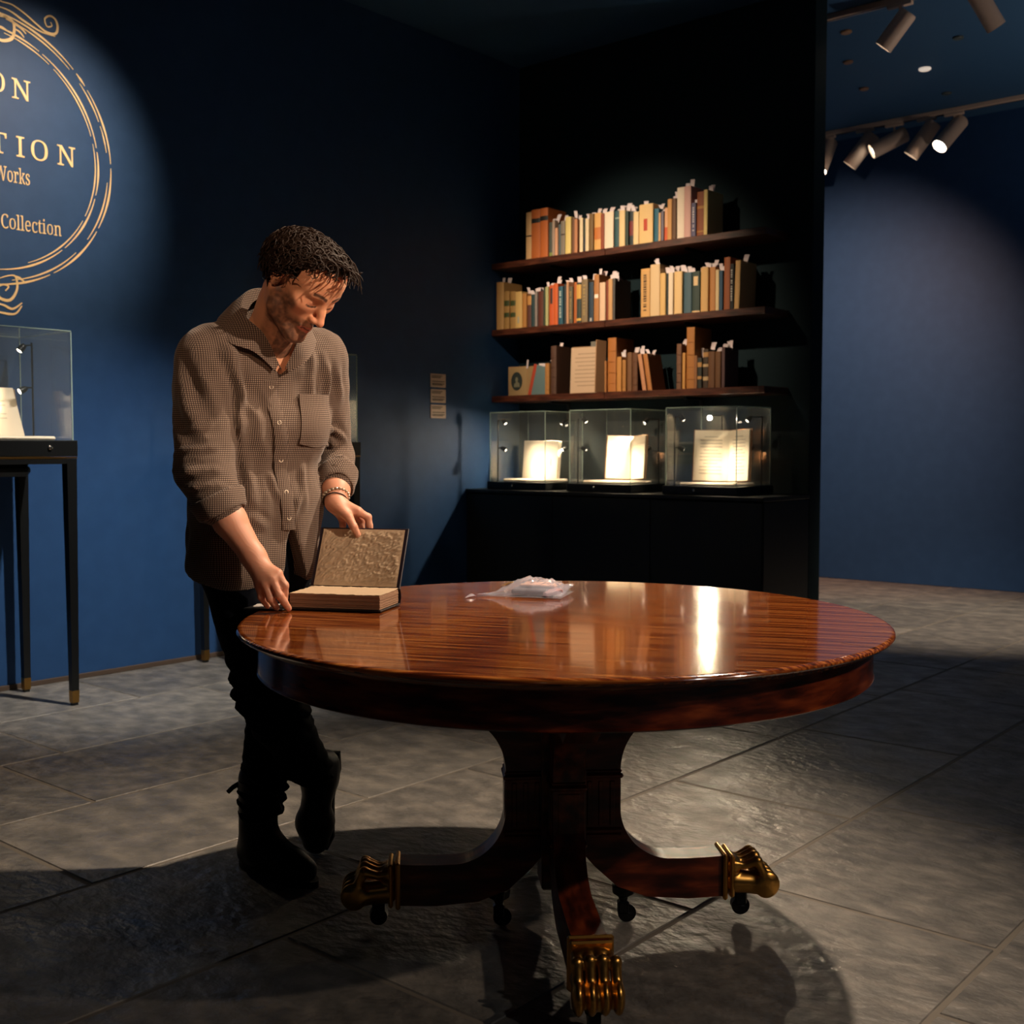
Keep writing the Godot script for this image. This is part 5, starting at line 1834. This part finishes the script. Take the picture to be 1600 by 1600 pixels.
func boots(t: Node3D) -> void:
	# planted boot
	var f := Field.new(V(-0.80, -0.01, 3.22), V(-0.44, 0.30, 2.86), 0.0062)
	f.cap(V(-0.68, 0.25, 3.07), V(-0.688, 0.085, 3.075), 0.056, 0.050, 0.02)
	f.cap(V(-0.702, 0.048, 3.085), V(-0.66, 0.055, 3.05), 0.045, 0.046, 0.02)
	f.cap(V(-0.66, 0.070, 3.05), V(-0.580, 0.042, 2.99), 0.050, 0.040, 0.03)
	f.cap(V(-0.580, 0.040, 2.99), V(-0.545, 0.036, 2.965), 0.044, 0.036, 0.02)
	f.half(V(-0.6, 0.014, 3.0), Vector3(0, -1, 0), 0.003)
	var g := Geo.new()
	f.into(g, f.net(), FOOT)
	var leather := plain("08090b", 0.5, 0.0, 0.35)
	var o := part("boot", g, leather, t)
	g = Geo.new()
	var d := (V(-0.545, 0, 2.965) - V(-0.705, 0, 3.087)).normalized()
	var lat := d.cross(Vector3.UP)
	var poly := PackedVector2Array()
	for i in 40:
		var a := TAU * i / 40
		var along := -cos(a)
		var wid := 0.047 + 0.004 * along - 0.008 * exp(-pow((along + 0.15) / 0.3, 2))
		var c := V(-0.625, 0, 3.026) + d * (along * 0.152) + lat * sin(a) * wid * (0.82 + 0.18 * absf(sin(a)))
		poly.append(Vector2(c.x - FOOT.x, c.z - FOOT.z))
	g.prism(poly, 0.0, 0.018)
	part("sole", g, plain("0a0a0a", 0.7), o)
	g = Geo.new()
	g.tube([V(-0.735, 0.235, 3.07) - FOOT, V(-0.752, 0.225, 3.07) - FOOT, V(-0.765, 0.212, 3.07) - FOOT], [0.007], 6)
	g.tube([V(-0.632, 0.215, 3.03) - FOOT, V(-0.622, 0.19, 3.025) - FOOT, V(-0.618, 0.172, 3.03) - FOOT], [0.008], 6)
	part("pull_tab", g, leather, o)
	# boot standing on its toe, heel up
	f = Field.new(V(-0.64, -0.01, 3.30), V(-0.44, 0.36, 3.04), 0.0062)
	f.cap(V(-0.545, 0.28, 3.10), V(-0.530, 0.235, 3.13), 0.050, 0.050, 0.02)
	f.cap(V(-0.520, 0.262, 3.155), V(-0.525, 0.225, 3.17), 0.044, 0.042, 0.02)
	f.cap(V(-0.530, 0.225, 3.14), V(-0.548, 0.110, 3.155), 0.042, 0.043, 0.03)
	f.cap(V(-0.552, 0.100, 3.155), V(-0.540, 0.100, 3.16), 0.045, 0.045, 0.02)
	f.cap(V(-0.546, 0.100, 3.158), V(-0.546, 0.048, 3.166), 0.048, 0.038, 0.02)
	f.half(V(-0.6, 0.006, 3.0), Vector3(0, -1, 0), 0.003)
	g = Geo.new()
	f.into(g, f.net(), FOOT)
	o = part("boot", g, leather, t)
	g = Geo.new()
	var sole := [V(-0.515, 0.285, 3.205), V(-0.520, 0.235, 3.215), V(-0.533, 0.16, 3.20), V(-0.545, 0.10, 3.205), V(-0.546, 0.045, 3.205), V(-0.545, 0.012, 3.195)]
	var wid := [0.030, 0.036, 0.032, 0.043, 0.044, 0.024]
	var r := [[], [], []]
	for i in sole.size():
		var p: Vector3 = sole[i] - FOOT
		r[0].append(p + Vector3(-wid[i], 0, 0.008)); r[1].append(p); r[2].append(p + Vector3(wid[i], 0, 0.008))
	g.sheet(r, 0.012)
	part("sole", g, plain("0a0a0a", 0.7), o)

func check_cloth() -> void:
	# woven check: dark brown ground with pale ticks, drawn thread by thread
	var n := 64
	var im := Image.create(n, n, false, Image.FORMAT_RGB8)
	var a := Color("322a27")
	var b := Color("918072")
	var mid := Color("5a4b43")
	for y in n:
		for x in n:
			var lx := x % 16
			var ly := y % 16
			var wx := lx < 8
			var wy := ly < 8
			var c := mid
			if wx and wy: c = a
			elif not wx and not wy: c = b
			elif (lx + ly) % 4 < 2: c = mid.lerp(a, 0.5)
			im.set_pixel(x, y, c)
	var m := StandardMaterial3D.new()
	m.albedo_texture = ImageTexture.create_from_image(im)
	m.roughness = 0.9
	m.metallic_specular = 0.2
	m.rim_enabled = true; m.rim = 0.3; m.rim_tint = 0.5
	M.check = tri(m, Vector3(50, 50, 50), false, 12.0)
	var bagm := StandardMaterial3D.new()
	bagm.transparency = BaseMaterial3D.TRANSPARENCY_ALPHA
	bagm.albedo_color = Color(0.86, 0.87, 0.95, 0.27)
	bagm.roughness = 0.12
	M.bag = bagm

# ---------------------------------------------------------------- lights and ceiling
func lamps() -> void:
	var h := 3.764
	track("far light track running along the foot of the far wall's ceiling edge", Vector3(0.2, h + 0.018, -2.92), Vector3(7.2, h + 0.018, -2.92))
	track("near light track crossing the ceiling behind the partition", Vector3(0.6, h + 0.018, -0.47), Vector3(6.2, h + 0.018, -0.47))
	var far_dirs := [[0.93, Vector3(-0.10, -0.9, 0.45), 30.0, "half-hidden white spotlight at the partition edge on the far track"], [1.265, Vector3(-0.60, -0.80, 0.14), 3.0, "first full white spotlight from the partition on the far track"], [1.511, Vector3(-0.80, -0.5, 0.50), 6.0, "white spotlight swung most level on the far track"], [1.773, Vector3(-0.56, -0.80, 0.12), 3.0, "third full white spotlight from the partition on the far track"], [1.99, Vector3(-0.34, -0.74, 0.56), 40.0, "white spotlight with its lit lens in view, right end of the far track"]]
	for q: Array in far_dirs:
		var p := Vector3(q[0], h, -2.92)
		track_spot(q[3], p, p + (q[1] as Vector3) * 4.0, 0.062, 0.30, q[2], 1.2, 14.0)
	var near := Vector3(2.54, h, -0.47)
	track_spot("large white spotlight alone on the near track", near, near + Vector3(-0.70, -0.86, 0.05) * 3.0, 0.054, 0.23, 6.0, 2.0, 16.0)
	track_spot("white spotlight cut by the top right corner of the picture", Vector3(3.02, h, -0.47), Vector3(4.2, 1.0, -2.0), 0.054, 0.23, 6.0, 4.0, 24.0)
	# out of view: lamps and tracks placed to light the far wall and floor, the table, the shelves, the emblem and the left wall
	track_spot("unseen spotlight aimed down at the floor by the far wall", Vector3(3.7, h, -0.47), Vector3(2.5, 0, -1.5), 0.058, 0.28, 6.0, 19.0, 27.0)
	track_spot("unseen spotlight behind the partition aimed at the far wall", Vector3(1.7, h, -0.47), Vector3(0.70, 1.35, -3.25), 0.058, 0.28, 6.0, 16.0, 40.0, Color(1, 0.76, 0.62))
	var key := world(1.54, h, 3.66)
	track("unseen light track over the right side of the table", key + Vector3(-1.2, 0.018, 0), key + Vector3(1.2, 0.018, 0))
	track_spot("unseen spotlight over the table on the track above it", key, world(0.0, 0.74, 2.95), 0.058, 0.28, 8.0, 19.0, 31.0, Color(1, 0.89, 0.77))
	track("unseen light track across the ceiling before the shelves", Vector3(0.3, h + 0.018, 3.3), Vector3(4.2, h + 0.018, 3.3))
	track_spot("unseen spotlight aimed at the book shelves", Vector3(0.95, h, 3.3), Vector3(1.0, 1.95, 0.2), 0.058, 0.28, 8.0, 16.0, 20.0, Color(1, 0.89, 0.75))
	track_spot("unseen spotlight aimed at the gold wall emblem", Vector3(1.9, h, 3.3), Vector3(0.0, 2.45, 3.62), 0.058, 0.28, 8.0, 8.5, 23.0, Color(1, 0.86, 0.72))
	track_spot("unseen spotlight washing the lower part of the left wall", Vector3(2.4, h, 3.3), Vector3(0.15, 0.0, 3.25), 0.058, 0.28, 8.0, 16.0, 23.0, Color(1, 0.96, 0.91))
	track("unseen light track far to the right of the camera", world(4.2, h + 0.018, 0.2) + Vector3(-1, 0, 0), world(4.2, h + 0.018, 0.2) + Vector3(0.4, 0, 0))
	track_spot("unseen spotlight aimed at the man from far to the right", world(4.2, h, 0.2), world(-0.45, 1.46, 2.85), 0.058, 0.28, 8.0, 40.0, 8.0, Color(1, 0.87, 0.75))  # out of view, placed to light the man's face and chest
	track_spot("unseen spotlight aimed at the foot of the table from far to the right", world(4.2, h, 0.2) + Vector3(-0.5, 0, 0), world(0.25, 0.35, 2.55), 0.058, 0.28, 8.0, 5.5, 12.0, Color(1, 0.88, 0.76))  # out of view, placed to light the table's legs and paws
	track("unseen light track behind the camera", world(-1.5, h + 0.018, -1.8), world(0.5, h + 0.018, -1.8), YAW)
	track_spot("unseen spotlight aimed at the man from behind the camera", world(-0.5, h, -1.8), world(-0.55, 1.50, 2.85), 0.058, 0.28, 8.0, 8.0, 6.0, Color(1, 0.80, 0.64))  # out of view, placed to light the man's cheek and jaw
	track("added light track carrying the fill downlight right of the camera", Vector3(7.4, h + 0.018, 4.6), Vector3(8.8, h + 0.018, 4.6))  # added to carry the fill downlight
	track_spot("added wide fill downlight on the track right of the camera", Vector3(7.6, h, 4.6), Vector3(7.5, 0, 4.7), 0.07, 0.16, 8.0, 2.4, 72.0, Color(1, 0.97, 0.94))  # added fill that lifts the dark floor and the shadows
	unseen_floor_lamp("unseen uplight by the far wall to the right, lighting the ceiling", Vector3(5.2, 0, -1.4), 7.0)  # out of view, placed to light the ceiling and spotlights from below
	var names := ["round white ceiling disc left of the picture's right spotlight", "small dull ceiling disc nearest the near track", "small dull ceiling disc below the first one", "small dull ceiling disc nearest the far track", "small dark ceiling disc right of the large spotlight", "small dark ceiling disc just above the far track"]
	var spots := [[2.166, -1.843, 0.042, "e8d8c8"], [2.054, -0.802, 0.036, "8a6a50"], [1.819, -1.355, 0.034, "7a5c48"], [1.656, -1.995, 0.034, "7a5c48"], [2.563, -1.37, 0.034, "3a4648"], [2.082, -2.5, 0.034, "3a4648"]]
	for k in 6:
		var q: Array = spots[k]
		var t := thing("ceiling_disc", names[k], "ceiling disc", Vector3(q[0], 3.8, q[1]))
		var g := Geo.new()
		var r: float = q[2]
		g.lathe([Vector2(0, -0.014), Vector2(r * 0.8, -0.014), Vector2(r, -0.008), Vector2(r, 0.0), Vector2(0, 0.0)], 24)
		part("cap", g, plain(q[3], 0.6) if k else glow(q[3], 0.6), t)

func unseen_floor_lamp(label: String, at: Vector3, energy: float) -> void:
	var t := thing("unseen_uplight", label, "floor lamp", at)
	var g := Geo.new()
	g.lathe([Vector2(0, 0), Vector2(0.14, 0), Vector2(0.14, 0.012), Vector2(0.02, 0.02), Vector2(0.014, 0.03), Vector2(0.014, 0.62), Vector2(0, 0.62)], 28)
	part("stand", g, M.steel, t)
	g = Geo.new()
	g.lathe([Vector2(0, 0.60), Vector2(0.05, 0.60), Vector2(0.075, 0.63), Vector2(0.08, 0.80), Vector2(0.075, 0.80), Vector2(0.072, 0.77), Vector2(0, 0.77)], 28)
	part("barrel", g, M.spot, t)
	g = Geo.new()
	g.lathe([Vector2(0.071, 0.773), Vector2(0.04, 0.782), Vector2(0, 0.785)], 24)
	part("lamp_lens", g, glow("fff0dc", 8.0), t)
	var l := SpotLight3D.new()
	l.name = "beam"
	l.light_energy = energy; l.light_color = Color(1, 0.90, 0.82)
	l.spot_angle = 68.0; l.spot_angle_attenuation = 1.0; l.spot_range = 12.0; l.spot_attenuation = 2.0
	l.light_size = 0.06; l.shadow_enabled = true
	t.add_child(l)
	l.position = Vector3(0, 0.81, 0)
	l.rotation.x = PI / 2

func _ready() -> void:
	var cam := Camera3D.new()
	cam.name = "camera"
	cam.fov = 47.77
	cam.near = 0.05; cam.far = 60
	add_child(cam)
	cam.position = EYE
	cam.rotation = Vector3(-PITCH, YAW, 0)
	cam.current = true
	var at := CameraAttributesPhysical.new()
	at.frustum_focal_length = 27.10
	at.frustum_focus_distance = 2.9
	at.exposure_aperture = 4.0
	cam.attributes = at
	var we := WorldEnvironment.new()
	we.name = "surroundings"
	var env := Environment.new()
	env.background_mode = Environment.BG_COLOR
	env.background_color = Color(0, 0, 0)
	env.tonemap_mode = Environment.TONE_MAPPER_LINEAR
	env.tonemap_exposure = 1.0
	env.sdfgi_enabled = true; env.ssao_enabled = true; env.ssil_enabled = true
	we.environment = env
	add_child(we)
	materials()
	check_cloth()
	setting()
	lamps()
	furniture()
	books()
	cases()
	table()
	book_on_table()
	bag()
	person()
	emblem()
	wall_labels()
